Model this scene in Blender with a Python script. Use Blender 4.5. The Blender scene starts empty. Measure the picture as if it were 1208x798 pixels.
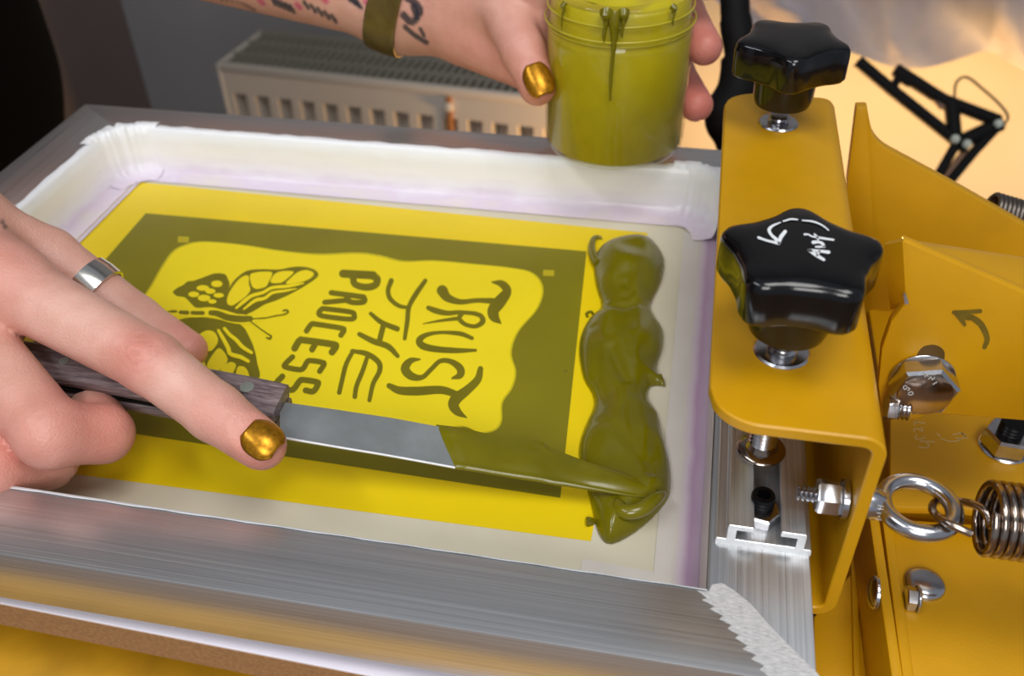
import bpy, bmesh, math, random
import numpy as np
from mathutils import Vector, Matrix
random.seed(7); np.random.seed(7)
U = 0.0007                      # one drawing unit in metres
scn = bpy.context.scene
COL = scn.collection
# ------------------------------------------------------------------ camera
F, CX, CY, CH = 1100.0, 604.0, 399.0, 300.0
RM = np.array([[0.98049461, 0.10669294, -0.16506643],
               [0.19525878, -0.6247243, 0.75603807],
               [-0.02245709, -0.77352192, -0.63337155]])
CAMP = np.array([0, 0, CH])
def ray(px, py): return RM @ np.array([px - CX, py - CY, F])
def at(px, py, z=0.0):          # a point of the photograph on the level z
    d = ray(px, py); return CAMP + d * ((z - CH) / d[2])
def atX(px, py, x):
    d = ray(px, py); return CAMP + d * (x / d[0])
def atY(px, py, y):
    d = ray(px, py); return CAMP + d * (y / d[1])
def atD(px, py, dep): return CAMP + ray(px, py) * (dep / F)
def proj(P):
    c = (np.asarray(P, float) - CAMP) @ RM
    return np.stack([CX + F * c[..., 0] / c[..., 2], CY + F * c[..., 1] / c[..., 2], c[..., 2]], -1)
cam = bpy.data.cameras.new('camera'); camo = bpy.data.objects.new('camera', cam); COL.objects.link(camo)
right, down, fwd = RM[:, 0], RM[:, 1], RM[:, 2]
M = Matrix(((right[0], -down[0], -fwd[0], 0), (right[1], -down[1], -fwd[1], 0), (right[2], -down[2], -fwd[2], CH * U), (0, 0, 0, 1)))
camo.matrix_world = M
cam.sensor_width = 36; cam.lens = F / 1208 * 36; cam.clip_start = 0.01; cam.clip_end = 50
cam.dof.use_dof = True; cam.dof.focus_distance = 375 * U; cam.dof.aperture_fstop = 15
scn.camera = camo
scn.view_settings.view_transform = 'Standard'; scn.view_settings.look = 'None'
# ------------------------------------------------------------------ materials
def lin(c):
    c = c / 255.0
    return c / 12.92 if c <= 0.04045 else ((c + 0.055) / 1.055) ** 2.4
def rgb(r, g, b): return (lin(r), lin(g), lin(b), 1)
class NT:
    def __init__(s, name):
        s.m = bpy.data.materials.new(name); s.m.use_nodes = True
        s.t = s.m.node_tree; s.b = s.t.nodes['Principled BSDF']; s.o = s.t.nodes['Material Output']
    def n(s, typ, **kw):
        x = s.t.nodes.new(typ)
        for k, v in kw.items():
            if k.startswith('_'): setattr(x, k[1:], v)
            else: x.inputs[k.replace('__', ' ')].default_value = v
        return x
    def l(s, a, b): s.t.links.new(a, b)
    def set(s, **kw):
        for k, v in kw.items(): s.b.inputs[k.replace('__', ' ')].default_value = v
    def coords(s, scale=(1, 1, 1), space='pos'):
        if space == 'pos':
            g = s.n('ShaderNodeNewGeometry').outputs['Position']
        else:
            g = s.n('ShaderNodeTexCoord').outputs['Object']
        mp = s.n('ShaderNodeMapping'); mp.inputs['Scale'].default_value = scale
        s.l(g, mp.inputs['Vector']); return mp.outputs['Vector']
    def noise(s, scale, detail=3, vec=None, rough=0.5):
        x = s.n('ShaderNodeTexNoise', Scale=scale, Detail=detail, Roughness=rough)
        if vec is not None: s.l(vec, x.inputs['Vector'])
        return x.outputs['Fac']
    def ramp(s, fac, stops):
        r = s.n('ShaderNodeValToRGB'); e = r.color_ramp.elements
        while len(e) < len(stops): e.new(0.5)
        for q, (p, c) in zip(e, stops): q.position = p; q.color = c
        s.l(fac, r.inputs['Fac']); return r.outputs['Color']
    def bump(s, fac, strength=0.2, dist=0.001):
        b = s.n('ShaderNodeBump', Strength=strength, Distance=dist); s.l(fac, b.inputs['Height'])
        s.l(b.outputs['Normal'], s.b.inputs['Normal'])
def simple(name, col, rough=0.5, metal=0.0, nscale=0, namp=0.12, bump=0, bscale=400, **kw):
    t = NT(name); t.set(Roughness=rough, Metallic=metal, **kw)
    if nscale:
        v = t.coords(); f = t.noise(nscale, 4, v)
        a = tuple(max(0, c * (1 - namp)) for c in col[:3]) + (1,); b = tuple(min(1, c * (1 + namp)) for c in col[:3]) + (1,)
        t.l(t.ramp(f, [(0.3, a), (0.7, b)]), t.b.inputs['Base Color'])
    else: t.set(Base__Color=col)
    if bump:
        v = t.coords(); t.bump(t.noise(bscale, 3, v), bump, 0.0004)
    return t.m
M_paint = simple('yellow_paint', rgb(203, 149, 6), 0.36, 0, 40, 0.07, 0.12, 900)
M_paint2 = simple('yellow_paint_base', rgb(200, 148, 22), 0.5, 0, 60, 0.15)
M_black = simple('black_plastic', rgb(9, 9, 11), 0.16, 0, 0, 0, 0.04, 250)
M_blackm = simple('black_metal', rgb(10, 9, 9), 0.7, Specular__IOR__Level=0.2)
M_steel = simple('zinc_steel', rgb(200, 200, 204), 0.2, 1.0, 300, 0.12)
M_steeld = simple('dark_steel', rgb(165, 150, 138), 0.16, 1.0, 200, 0.15)
M_blade = simple('blade_steel', rgb(178, 184, 184), 0.42, 0.8, 90, 0.14)
M_white = simple('white_paint', rgb(232, 236, 240), 0.5)
M_mark = simple('olive_marker', rgb(112, 92, 12), 0.6, 0, 300, 0.25)
M_scr = simple('pale_scratch', rgb(205, 175, 110), 0.6)
M_thread = simple('black_screw', rgb(16, 16, 18), 0.35, 0.6)
M_ring = simple('silver_band', rgb(215, 212, 205), 0.18, 1.0)
M_gold = simple('gold_polish', rgb(176, 122, 22), 0.3, 0.75, 900, 0.3)
M_cuff = simple('brass_cuff', rgb(118, 102, 54), 0.45, 0.6, 150, 0.2)
M_shirt = simple('black_cloth', rgb(4, 4, 5), 0.95, 0, 0, 0, 0.3, 600, Specular__IOR__Level=0.1)
M_mdf_s = simple('brown_fibreboard', rgb(158, 118, 78), 0.85, 0, 900, 0.18)
M_lam = simple('white_laminate', rgb(236, 232, 244), 0.35)
M_ink = simple('olive_ink', rgb(110, 103, 2), 0.24, 0, 60, 0.14, 0.10, 160, Coat__Weight=0.2, Coat__Roughness=0.1)
M_inkj = simple('olive_ink_in_jar', rgb(186, 171, 26), 0.35, 0, 50, 0.1)
M_neck = simple('neck_ring', rgb(178, 166, 44), 0.2)
M_fieldY = simple('yellow_field', rgb(238, 208, 5), 0.4, 0, 18, 0.05)
M_fieldO = simple('olive_field', rgb(128, 120, 16), 0.4, 0, 25, 0.10)
M_cardY = simple('yellow_card', rgb(243, 220, 26), 0.4, 0, 15, 0.04)
M_cardS = simple('yellow_card_soft', rgb(206, 188, 22), 0.4)
M_let = simple('olive_lettering', rgb(118, 110, 10), 0.4, 0, 60, 0.1)
M_squ = simple('register_square', rgb(190, 172, 30), 0.4)
M_rad = simple('radiator_enamel', rgb(214, 206, 192), 0.4)
M_radg = simple('radiator_grille', rgb(142, 138, 126), 0.5)
M_radi = simple('radiator_inside', rgb(56, 55, 50), 0.7)
M_wood_floor = simple('brown_floor', rgb(120, 84, 50), 0.5, 0, 12, 0.2)
M_table = simple('workbench_top', rgb(110, 78, 46), 0.6, 0, 25, 0.2)
M_jean = simple('black_denim', rgb(12, 12, 15), 0.9)
M_shoe = simple('shoe_leather', rgb(15, 14, 14), 0.5)
M_seam = simple('copper_drip', rgb(176, 118, 66), 0.5)
M_rivet = simple('dull_rivet', rgb(150, 156, 146), 0.45, 0.5)
def mat_alu():
    for nm, ax in (('brushed_aluminium_x', 0), ('brushed_aluminium_y', 1)):
        t = NT(nm); t.set(Metallic=0.86, Roughness=0.27)
        sc = (8, 2200, 2200) if ax == 0 else (2200, 8, 2200)
        v = t.coords(sc); f = t.noise(1.0, 4, v, 0.6)
        t.l(t.ramp(f, [(0.25, rgb(190, 191, 192)), (0.75, rgb(226, 228, 230))]), t.b.inputs['Base Color'])
        r = t.n('ShaderNodeMapRange'); t.l(f, r.inputs['Value'])
        r.inputs['To Min'].default_value = 0.2; r.inputs['To Max'].default_value = 0.42
        t.l(r.outputs['Result'], t.b.inputs['Roughness']); t.bump(f, 0.12, 0.0003)
        yield t.m
M_aluX, M_aluY = list(mat_alu())
M_aluC = simple('sawn_aluminium', rgb(222, 224, 226), 0.5, 0.35, 400, 0.06)
def mat_weld():
    t = NT('ground_weld'); t.set(Metallic=0.45, Roughness=0.42)
    f = t.noise(1.0, 4, t.coords((500, 2600, 1)), 0.7)
    t.l(t.ramp(f, [(0.3, rgb(180, 182, 184)), (0.7, rgb(250, 250, 250))]), t.b.inputs['Base Color']); t.bump(f, 0.3, 0.0003); return t.m
M_weld = mat_weld()
def mat_tape():
    t = NT('white_tape'); t.set(Roughness=0.3)
    g = t.n('ShaderNodeNewGeometry'); s = t.n('ShaderNodeSeparateXYZ'); t.l(g.outputs['Position'], s.inputs['Vector'])
    v = t.coords((1, 1, 3)); f = t.noise(45, 4, v)
    a = t.n('ShaderNodeMath', _operation='MULTIPLY_ADD'); t.l(f, a.inputs[0]); a.inputs[1].default_value = 0.010; t.l(s.outputs['Z'], a.inputs[2])
    r = t.n('ShaderNodeMapRange'); t.l(a.outputs[0], r.inputs['Value'])
    r.inputs['From Min'].default_value = 0.0; r.inputs['From Max'].default_value = 0.030
    c = t.ramp(r.outputs['Result'], [(0.06, rgb(232, 226, 205)), (0.20, rgb(226, 212, 230)), (0.34, rgb(240, 238, 246)), (0.55, rgb(248, 249, 250)), (1, rgb(244, 248, 252))])
    t.l(c, t.b.inputs['Base Color']); t.bump(t.noise(120, 4, t.coords((0.6, 0.6, 2))), 0.35, 0.0008)
    return t.m
M_tape = mat_tape()
M_clear = simple('clear_tape', rgb(214, 208, 200), 0.3, 0, 50, 0.04)
def mat_purple():
    t = NT('purple_stain'); t.set(Roughness=0.35)
    g = t.n('ShaderNodeNewGeometry'); sx_ = t.n('ShaderNodeSeparateXYZ'); t.l(g.outputs['Position'], sx_.inputs['Vector'])
    r = t.n('ShaderNodeMapRange'); r.inputs['From Min'].default_value = 11 * U; r.inputs['From Max'].default_value = 22 * U
    nz = t.n('ShaderNodeMath', _operation='MULTIPLY_ADD'); t.l(t.noise(60, 3, t.coords()), nz.inputs[0]); nz.inputs[1].default_value = 0.003; t.l(sx_.outputs['X'], nz.inputs[2])
    t.l(nz.outputs[0], r.inputs['Value'])
    t.l(t.ramp(r.outputs['Result'], [(0.12, rgb(216, 209, 196)), (0.45, rgb(212, 196, 208)), (0.7, rgb(190, 158, 188)), (1, rgb(200, 176, 198))]), t.b.inputs['Base Color']); return t.m
M_purple = mat_purple()
M_lilac = simple('lilac_stain', rgb(214, 200, 214), 0.4, 0, 60, 0.08)
def mat_mesh():
    t = NT('cream_emulsion'); t.set(Roughness=0.45)
    v = t.coords(); f = t.noise(20, 4, v)
    t.l(t.ramp(f, [(0.3, rgb(208, 200, 176)), (0.7, rgb(222, 215, 192))]), t.b.inputs['Base Color']); return t.m
M_mesh = mat_mesh()
def mat_wood():
    t = NT('grey_purple_wood'); t.set(Roughness=0.42)
    ax = at(333, 483, 30) - at(30, 431, 38); ang = math.atan2(ax[1], ax[0])
    g = t.n('ShaderNodeNewGeometry'); mp = t.n('ShaderNodeMapping'); mp.inputs['Rotation'].default_value = (0, 0, -ang); mp.inputs['Scale'].default_value = (70, 900, 900)
    t.l(g.outputs['Position'], mp.inputs['Vector'])
    f = t.noise(1.0, 6, mp.outputs['Vector'], 0.7)
    t.l(t.ramp(f, [(0.30, rgb(52, 42, 44)), (0.48, rgb(112, 96, 98)), (0.62, rgb(140, 124, 124)), (0.8, rgb(190, 176, 168))]), t.b.inputs['Base Color'])
    t.bump(f, 0.6, 0.0006); return t.m
M_wood = mat_wood()
def mat_skin():
    t = NT('skin'); t.set(Roughness=0.42, Subsurface__Weight=0.12, Subsurface__Scale=0.004, Specular__IOR__Level=0.4)
    t.b.inputs['Subsurface Radius'].default_value = (1.0, 0.35, 0.2)
    a = t.n('ShaderNodeAttribute', _attribute_name='skin_tint')
    f = t.noise(140, 4, t.coords())
    mx = t.n('ShaderNodeMix', _data_type='RGBA', _blend_type='MULTIPLY'); mx.inputs['Factor'].default_value = 1.0
    t.l(a.outputs['Color'], mx.inputs['A']); t.l(t.ramp(f, [(0.3, (0.90, 0.84, 0.82, 1)), (0.7, (1, 1, 1, 1))]), mx.inputs['B'])
    t.l(mx.outputs['Result'], t.b.inputs['Base Color'])
    v = t.n('ShaderNodeTexVoronoi', Scale=1300.0); t.l(t.coords(), v.inputs['Vector'])
    nz = t.noise(420, 5, t.coords(), 0.7); ad = t.n('ShaderNodeMath', _operation='ADD'); t.l(v.outputs['Distance'], ad.inputs[0]); t.l(nz, ad.inputs[1])
    t.bump(ad.outputs[0], 0.22, 0.0005); return t.m
M_skin = mat_skin()
def mat_glass():
    t = NT('clear_jar_plastic'); t.t.nodes.remove(t.b)
    tr = t.n('ShaderNodeBsdfTransparent'); tr.inputs['Color'].default_value = (0.96, 0.96, 0.90, 1)
    gl = t.n('ShaderNodeBsdfGlossy', Roughness=0.06); fr = t.n('ShaderNodeFresnel', IOR=1.45)
    mx = t.n('ShaderNodeMixShader'); gm = t.n('ShaderNodeNewGeometry'); iv = t.n('ShaderNodeMath', _operation='SUBTRACT'); iv.inputs[0].default_value = 1.0; t.l(gm.outputs['Backfacing'], iv.inputs[1])
    ml = t.n('ShaderNodeMath', _operation='MULTIPLY'); t.l(fr.outputs[0], ml.inputs[0]); t.l(iv.outputs[0], ml.inputs[1]); t.l(ml.outputs[0], mx.inputs[0]); t.l(tr.outputs[0], mx.inputs[1]); t.l(gl.outputs[0], mx.inputs[2])
    t.l(mx.outputs[0], t.o.inputs['Surface']); return t.m
M_glass = mat_glass()
def mat_sheet():
    t = NT('cloudy_plastic_sheet'); t.set(Roughness=0.6, Base__Color=rgb(146, 142, 150))
    tr = t.n('ShaderNodeBsdfTransparent'); mx = t.n('ShaderNodeMixShader')
    f = t.noise(14, 4, t.coords((1, 1, 0.5)))
    r = t.n('ShaderNodeMapRange'); t.l(f, r.inputs['Value']); r.inputs['From Min'].default_value = 0.3; r.inputs['From Max'].default_value = 0.7
    r.inputs['To Min'].default_value = 0.86; r.inputs['To Max'].default_value = 1.0
    t.l(r.outputs['Result'], mx.inputs[0]); t.l(tr.outputs[0], mx.inputs[1]); t.l(t.b.outputs[0], mx.inputs[2]); t.l(mx.outputs[0], t.o.inputs['Surface'])
    return t.m
M_sheet = mat_sheet()
def mat_wall(name, c, amp=0.08):
    t = NT(name); t.set(Roughness=0.85); f = t.noise(5, 3, t.coords())
    a = tuple(x * (1 - amp) for x in c[:3]) + (1,); b = tuple(min(1, x * (1 + amp)) for x in c[:3]) + (1,)
    t.l(t.ramp(f, [(0.3, a), (0.7, b)]), t.b.inputs['Base Color']); t.bump(t.noise(200, 2, t.coords()), 0.08, 0.001); return t.m
M_wall = mat_wall('grey_plaster', rgb(148, 147, 148)); M_wall2 = mat_wall('brown_plaster', rgb(112, 98, 92)); M_ceil = mat_wall('ceiling_plaster', rgb(190, 188, 184))
# ------------------------------------------------------------------ objects
def thing(name, label, cat, base, group=None):
    o = bpy.data.objects.new(name, None); COL.objects.link(o); o.location = Vector([c * U for c in base]); o.empty_display_size = 0.01
    o['label'] = label; o['category'] = cat
    if group: o['group'] = group
    return o
def rootloc(o):
    v = Vector((0, 0, 0))
    while o is not None: v += o.location; o = o.parent
    return v
def mesh(name, verts, faces, mat, parent=None, smooth=None, label=None, origin=None):
    """verts in drawing units, placed in the room; ONE mesh object"""
    v = np.asarray(verts, dtype=float) * U
    base = rootloc(parent) if parent is not None else (Vector([c * U for c in origin]) if origin is not None else Vector((0, 0, 0)))
    v = v - np.array(base)
    me = bpy.data.meshes.new(name); me.from_pydata(v.tolist(), [], faces if isinstance(faces, list) else faces.tolist()); me.update()
    mats = mat if isinstance(mat, (list, tuple)) else [mat]
    for m in mats: me.materials.append(m)
    o = bpy.data.objects.new(name, me); COL.objects.link(o)
    if parent is not None: o.parent = parent
    elif origin is not None: o.location = base
    if smooth is not None:
        me.polygons.foreach_set('use_smooth', [True] * len(me.polygons))
        if smooth < 180: me.set_sharp_from_angle(angle=math.radians(smooth))
    if label: o['label'] = label
    return o
def tagobj(o, label, cat, group=None):
    o['label'] = label; o['category'] = cat
    if group: o['group'] = group
    return o
class Geo:
    """collects verts and faces"""
    def __init__(s): s.v = []; s.f = []
    def add(s, v, f):
        k = len(s.v); s.v += [tuple(map(float, p)) for p in v]; s.f += [tuple(int(i) + k for i in q) for q in f]; return s
def from_bm(bm):
    bm.verts.index_update(); r = [tuple(v.co) for v in bm.verts], [tuple(v.index for v in f.verts) for f in bm.faces]; bm.free(); return r
def box_g(lo, hi, bev=0, seg=2):
    bm = bmesh.new(); bmesh.ops.create_cube(bm, size=1)
    for v in bm.verts: v.co = Vector([lo[i] + (v.co[i] + 0.5) * (hi[i] - lo[i]) for i in range(3)])
    if bev: bmesh.ops.bevel(bm, geom=bm.edges[:], offset=bev, segments=seg, affect='EDGES', profile=0.5)
    return from_bm(bm)
def prism_g(poly, off, bev=0, seg=2):
    """planar 3-D polygon swept along the vector off"""
    bm = bmesh.new(); n = len(poly)
    a = [bm.verts.new(tuple(p)) for p in poly]; b = [bm.verts.new(tuple(np.array(p) + np.array(off))) for p in poly]
    bm.faces.new(a); bm.faces.new(b[::-1])
    for i in range(n): bm.faces.new((a[i], b[i], b[(i + 1) % n], a[(i + 1) % n]))
    bmesh.ops.recalc_face_normals(bm, faces=bm.faces[:])
    if bev: bmesh.ops.bevel(bm, geom=bm.edges[:], offset=bev, segments=seg, affect='EDGES', profile=0.5)
    return from_bm(bm)
def frame_axes(a):
    a = np.array(a, float); a /= np.linalg.norm(a)
    t = np.array([0, 0, 1.0]) if abs(a[2]) < 0.9 else np.array([1.0, 0, 0])
    x = np.cross(t, a); x /= np.linalg.norm(x); return x, np.cross(a, x), a
def lathe_g(prof, base, axis=(0, 0, 1), n=48, close=False, rot=0):
    """prof: (radius, height) list; closes the ends with caps where radius is 0"""
    x, y, a = frame_axes(axis); base = np.array(base, float); v = []; f = []
    for r, h in prof:
        for k in range(n):
            t = 2 * math.pi * k / n + rot
            v.append(base + a * h + x * (r * math.cos(t)) + y * (r * math.sin(t)))
    m = len(prof)
    for i in range(m - 1 + (1 if close else 0)):
        j = (i + 1) % m
        for k in range(n):
            q = (k + 1) % n
            f.append((i * n + k, i * n + q, j * n + q, j * n + k))
    if not close:
        f.append(tuple(range(n))[::-1]); f.append(tuple(range((m - 1) * n, m * n)))
    return v, f
def cr(pts, sub=8, closed=False):
    """Catmull-Rom through points (any dimension)"""
    P = [np.array(p, float) for p in pts]; n = len(P); out = []
    rng = n if closed else n - 1
    for i in range(rng):
        p1, p2 = P[i], P[(i + 1) % n]
        p0 = P[(i - 1) % n] if (closed or i > 0) else 2 * p1 - p2
        p3 = P[(i + 2) % n] if (closed or i + 2 < n) else 2 * p2 - p1
        for k in range(sub):
            t = k / sub
            out.append(0.5 * ((2 * p1) + (p2 - p0) * t + (2 * p0 - 5 * p1 + 4 * p2 - p3) * t * t + (3 * p1 - p0 - 3 * p2 + p3) * t ** 3))
    if not closed: out.append(P[-1])
    return out
def tube_g(path, rad, n=12, caps=True):
    P = [np.array(p, float) for p in path]; m = len(P)
    rad = [rad] * m if not hasattr(rad, '__len__') else rad
    v = []; f = []; prev = None
    for i in range(m):
        t = P[min(i + 1, m - 1)] - P[max(i - 1, 0)]; t /= np.linalg.norm(t) + 1e-12
        if prev is None: x, y, _ = frame_axes(t)
        else:
            x = prev - t * (prev @ t); x /= np.linalg.norm(x); y = np.cross(t, x)
        prev = x
        for k in range(n):
            a = 2 * math.pi * k / n; v.append(P[i] + rad[i] * (math.cos(a) * x + math.sin(a) * y))
    for i in range(m - 1):
        for k in range(n):
            q = (k + 1) % n; f.append((i * n + k, i * n + q, (i + 1) * n + q, (i + 1) * n + k))
    if caps: f.append(tuple(range(n))[::-1]); f.append(tuple(range((m - 1) * n, m * n)))
    return v, f
def thread_g(base, axis, r, h, pitch=2.2, n=20):
    prof = []; k = int(h / pitch * 2)
    for i in range(k + 1): prof.append((r if i % 2 else r * 0.80, h * i / k))
    return lathe_g(prof, base, axis, n)
def hex_g(base, axis, r, h, rot=0, cham=0.9):
    x, y, a = frame_axes(axis); base = np.array(base, float)
    bm = bmesh.new()
    ring = lambda rr, hh: [bm.verts.new(tuple(base + a * hh + rr * (math.cos(math.pi / 3 * k + rot) * x + math.sin(math.pi / 3 * k + rot) * y))) for k in range(6)]
    rs = [ring(r * cham, 0), ring(r, h * 0.12), ring(r, h * 0.86), ring(r * cham, h)]
    bm.faces.new(rs[0][::-1]); bm.faces.new(rs[-1])
    for q in range(3):
        for k in range(6): bm.faces.new((rs[q][k], rs[q][(k + 1) % 6], rs[q + 1][(k + 1) % 6], rs[q + 1][k]))
    return from_bm(bm)
def tri_poly(pts):
    """2-D outline -> triangles (ear clipping by bmesh)"""
    bm = bmesh.new(); vs = [bm.verts.new((p[0], p[1], 0)) for p in pts]; fc = bm.faces.new(vs); fc.normal_update()
    bmesh.ops.triangulate(bm, faces=[fc], ngon_method='EAR_CLIP'); return from_bm(bm)
def stroke2d(pts, w, sub=7, caps=True):
    """2-D brush stroke with varying width -> outline polygon"""
    w = [w] * len(pts) if not hasattr(w, '__len__') else w
    Q = cr([(p[0], p[1], ww) for p, ww in zip(pts, w)], sub)
    L = []; R = []; m = len(Q)
    for i in range(m):
        t = Q[min(i + 1, m - 1)][:2] - Q[max(i - 1, 0)][:2]; t = t / (np.linalg.norm(t) + 1e-9); nn = np.array([-t[1], t[0]])
        h = max(Q[i][2], 0.5) / 2; L.append(Q[i][:2] + nn * h); R.append(Q[i][:2] - nn * h)
    return L, R, Q
def stroke_g(pts, w, place, sub=7):
    L, R, Q = stroke2d(pts, w, sub); v = []; f = []; m = len(L)
    v = [place(*p) for p in L] + [place(*p) for p in R]
    f = [(i, i + 1, m + i + 1, m + i) for i in range(m - 1)]
    for e, sg in ((0, -1), (m - 1, 1)):                     # rounded ends, outward half only
        c = Q[e][:2]; h = max(Q[e][2], 0.5) / 2; t = (Q[min(e + 1, m - 1)] - Q[max(e - 1, 0)])[:2]; b = math.atan2(t[1] * sg, t[0] * sg); k0 = len(v); K = 7
        v += [place(c[0] + h * math.cos(b - math.pi / 2 + math.pi * k / K), c[1] + h * math.sin(b - math.pi / 2 + math.pi * k / K)) for k in range(K + 1)]
        f.append(tuple(range(k0, k0 + K + 1)))
    return v, f
def fill_g(pts, place, sub=6, smooth=True):
    P = cr(pts, sub, True) if smooth else pts
    v, f = tri_poly(P); return [place(p[0], p[1]) for p in v], f
def up_faces(v, f):
    """turn flat marks to face up"""
    out = []
    for q in f:
        a, b, c = (np.array(v[q[i]]) for i in range(3))
        out.append(q if np.cross(b - a, c - a)[2] > 0 else tuple(q[::-1]))
    return out
# ================================================================== SCREEN FRAME
XI0, XI1, YI0, YI1 = -367.0, 22.0, 200.0, 492.0
XO0, XO1, YO0, YO1 = -404.0, 57.0, 170.0, 519.0
ZT = 30.0
fr = thing('silk_screen', 'aluminium silk screen frame with butterfly stencil and white taped inner edges', 'screen printing frame', (-174, 345, 0))
def rail(a, b, c, d, m, name='rail'):
    v, f = prism_g([(p[0], p[1], 0.2) for p in (a, b, c, d)], (0, 0, ZT - 0.2), 0.9, 2); return mesh(name, v, f, m, fr, 30)
rail((XO0, YO0), (XO1, YO0), (XI1, YI0), (XI0, YI0), M_aluX)
rail((XI0, YI1), (XI1, YI1), (XO1, YO1), (XO0, YO1), M_aluX)
rail((XO0, YO0), (XI0, YI0), (XI0, YI1), (XO0, YO1), M_aluY)
rail((XI1, YI0), (XO1, YO0), (XO1, YO1), (XI1, YI1), M_aluY)
# slotted clamping profile on the right rail
sec = [(24, 30), (57, 30), (57, 32.6), (54.2, 32.8), (54.2, 40.4), (45.6, 40.4), (45.6, 38.4), (51.4, 38.4), (51.4, 33), (30.6, 33), (30.6, 38.4), (36.4, 38.4), (36.4, 40.4), (27.6, 40.4), (27.6, 32.8), (24, 32.6)]
g = Geo(); v, f = prism_g([(x, 221, z) for x, z in sec], (0, 282, 0), 0.35, 1); g.add(v, f)
mesh('slot_profile', g.v, g.f, M_aluY, fr, 30)
v = [(x, 220.9, z) for x, z in sec]; tv, tf = tri_poly(sec)
mesh('sawn_profile_end', [(p[0], 220.85, p[1]) for p in tv], tf, M_aluC, fr)
# ground mitre weld: saw-tooth bright patch at the front right corner
Lp = [(840, 690), (836, 698), (822, 697), (834, 706), (828, 708), (843, 716), (837, 719), (853, 727), (848, 731), (863, 738), (858, 742), (872, 750), (867, 753), (882, 762), (876, 766), (892, 773), (886, 778), (902, 786), (896, 790), (905, 797), (916, 808), (975, 808), (962, 792), (945, 776), (925, 756), (905, 735), (885, 712), (866, 697), (852, 688)]
pl = lambda px, py: tuple(at(px, py, ZT + 0.12))
v, f = fill_g(Lp, pl, smooth=False); mesh('ground_weld', v, up_faces(v, f), M_weld, fr)
# mesh and its prints
mesh('screen_mesh', [(XI0 - 1, YI0 - 1, 0), (XI1 + 1, YI0 - 1, 0), (XI1 + 1, YI1 + 1, 0), (XI0 - 1, YI1 + 1, 0)], [(0, 1, 2, 3)], M_mesh, fr)
def flat(name, pts, z, m, smooth=False, parent=fr):
    v, f = fill_g(pts, lambda a, b: tuple(at(a, b, z)), smooth=smooth); return mesh(name, v, up_faces(v, f), m, parent)
yl = [at(133, 212), at(764, 275), at(697, 639), at(-165, 527)]
mesh('yellow_stencil_area', [(p[0], p[1], 0.10) for p in yl], [(3, 2, 1, 0)], M_fieldY, fr)
ol = [at(172, 252), at(692, 297), at(661, 588), at(-30, 484)]
mesh('olive_border', [(p[0], p[1], 0.20) for p in ol], [(3, 2, 1, 0)], M_fieldO, fr)
def C3(x, y): return (150 + x / 2.217, 240 + y / 2.217)
card = [(20, 275), (60, 225), (92, 170), (120, 130), (150, 112), (200, 102), (300, 110), (400, 126), (500, 136), (600, 133), (660, 140), (720, 154), (800, 152), (900, 160), (1000, 170), (1058, 184), (1084, 222), (1070, 275), (1020, 335), (1001, 390), (1013, 440), (1003, 482), (978, 520), (976, 568), (958, 592), (920, 598), (878, 582), (820, 590), (740, 590), (600, 572), (500, 548), (400, 540), (250, 500), (120, 455), (10, 400), (-30, 350), (-20, 310)]
cw = [C3(*p) for p in card]
cen = np.mean(cw, 0)
soft = [tuple(np.array(p) + (np.array(p) - cen) / np.linalg.norm(np.array(p) - cen) * 2.2) for p in cw]
flat('card_edge', soft, 0.26, M_cardS, True); flat('yellow_card', cw, 0.32, M_cardY, True)
for (x, y) in ((217, 282.5), (648, 322)):
    flat('register_mark', [(x - 7, y - 3.5), (x + 6, y - 3), (x + 5.5, y + 4), (x - 7.5, y + 3.5)], 0.27, M_squ)
def TL(x, y): return (330 + x / 3.99, 310 + y / 3.99)
class Ink2D:
    def __init__(s): s.g = Geo(); s.k = 0
    def st(s, pts, w, T, sc, z=0.38):
        s.k += 1; zz = z + 0.012 * s.k
        P = [T(*p) for p in pts]; W = [q / sc for q in (w if hasattr(w, '__len__') else [w] * len(pts))]
        v, f = stroke_g(P, W, lambda a, b: tuple(at(a, b, zz))); mm = (len(v) - 16) // 2
        v = [(p[0], p[1], p[2] + 0.010 * ((i % mm) / mm if i < 2 * mm else (0 if i < 2 * mm + 8 else 1))) for i, p in enumerate(v)]; s.g.add(v, up_faces(v, f))
    def fi(s, pts, T, z=0.38, smooth=True):
        s.k += 1; zz = z + 0.012 * s.k
        v, f = fill_g([T(*p) for p in pts], lambda a, b: tuple(at(a, b, zz)), smooth=smooth); s.g.add(v, up_faces(v, f))
    def done(s, name, m): return mesh(name, s.g.v, s.g.f, m, fr)
L = Ink2D()
def ls(pts, w): L.st(pts, w, TL, 3.99)
# TRUST
ls([(765, 132), (790, 165), (850, 185), (930, 178), (1020, 182)], [52, 40, 26, 22, 30]); ls([(1000, 92), (1045, 100), (1070, 135), (1035, 185), (1005, 225), (1012, 258), (1040, 285)], [8, 34, 42, 58, 54, 46, 8])
L_T1 = L.done('lettering', M_let); L = Ink2D()
ls([(700, 213), (735, 227), (790, 238), (850, 234), (925, 240)], [22, 28, 24, 20, 20]); ls([(862, 238), (845, 262), (872, 290), (920, 300), (955, 278), (945, 250), (905, 238)], [18, 22, 20, 20, 26, 22, 18]); ls([(675, 288), (760, 273), (845, 262)], [5, 13, 20])
L.done('lettering', M_let); L = Ink2D()
ls([(905, 356), (850, 335), (760, 329), (692, 340), (657, 366), (675, 393), (740, 408), (830, 414), (922, 413)], [18, 22, 16, 22, 32, 34, 30, 26, 14])
L.done('lettering', M_let); L = Ink2D()
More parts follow.
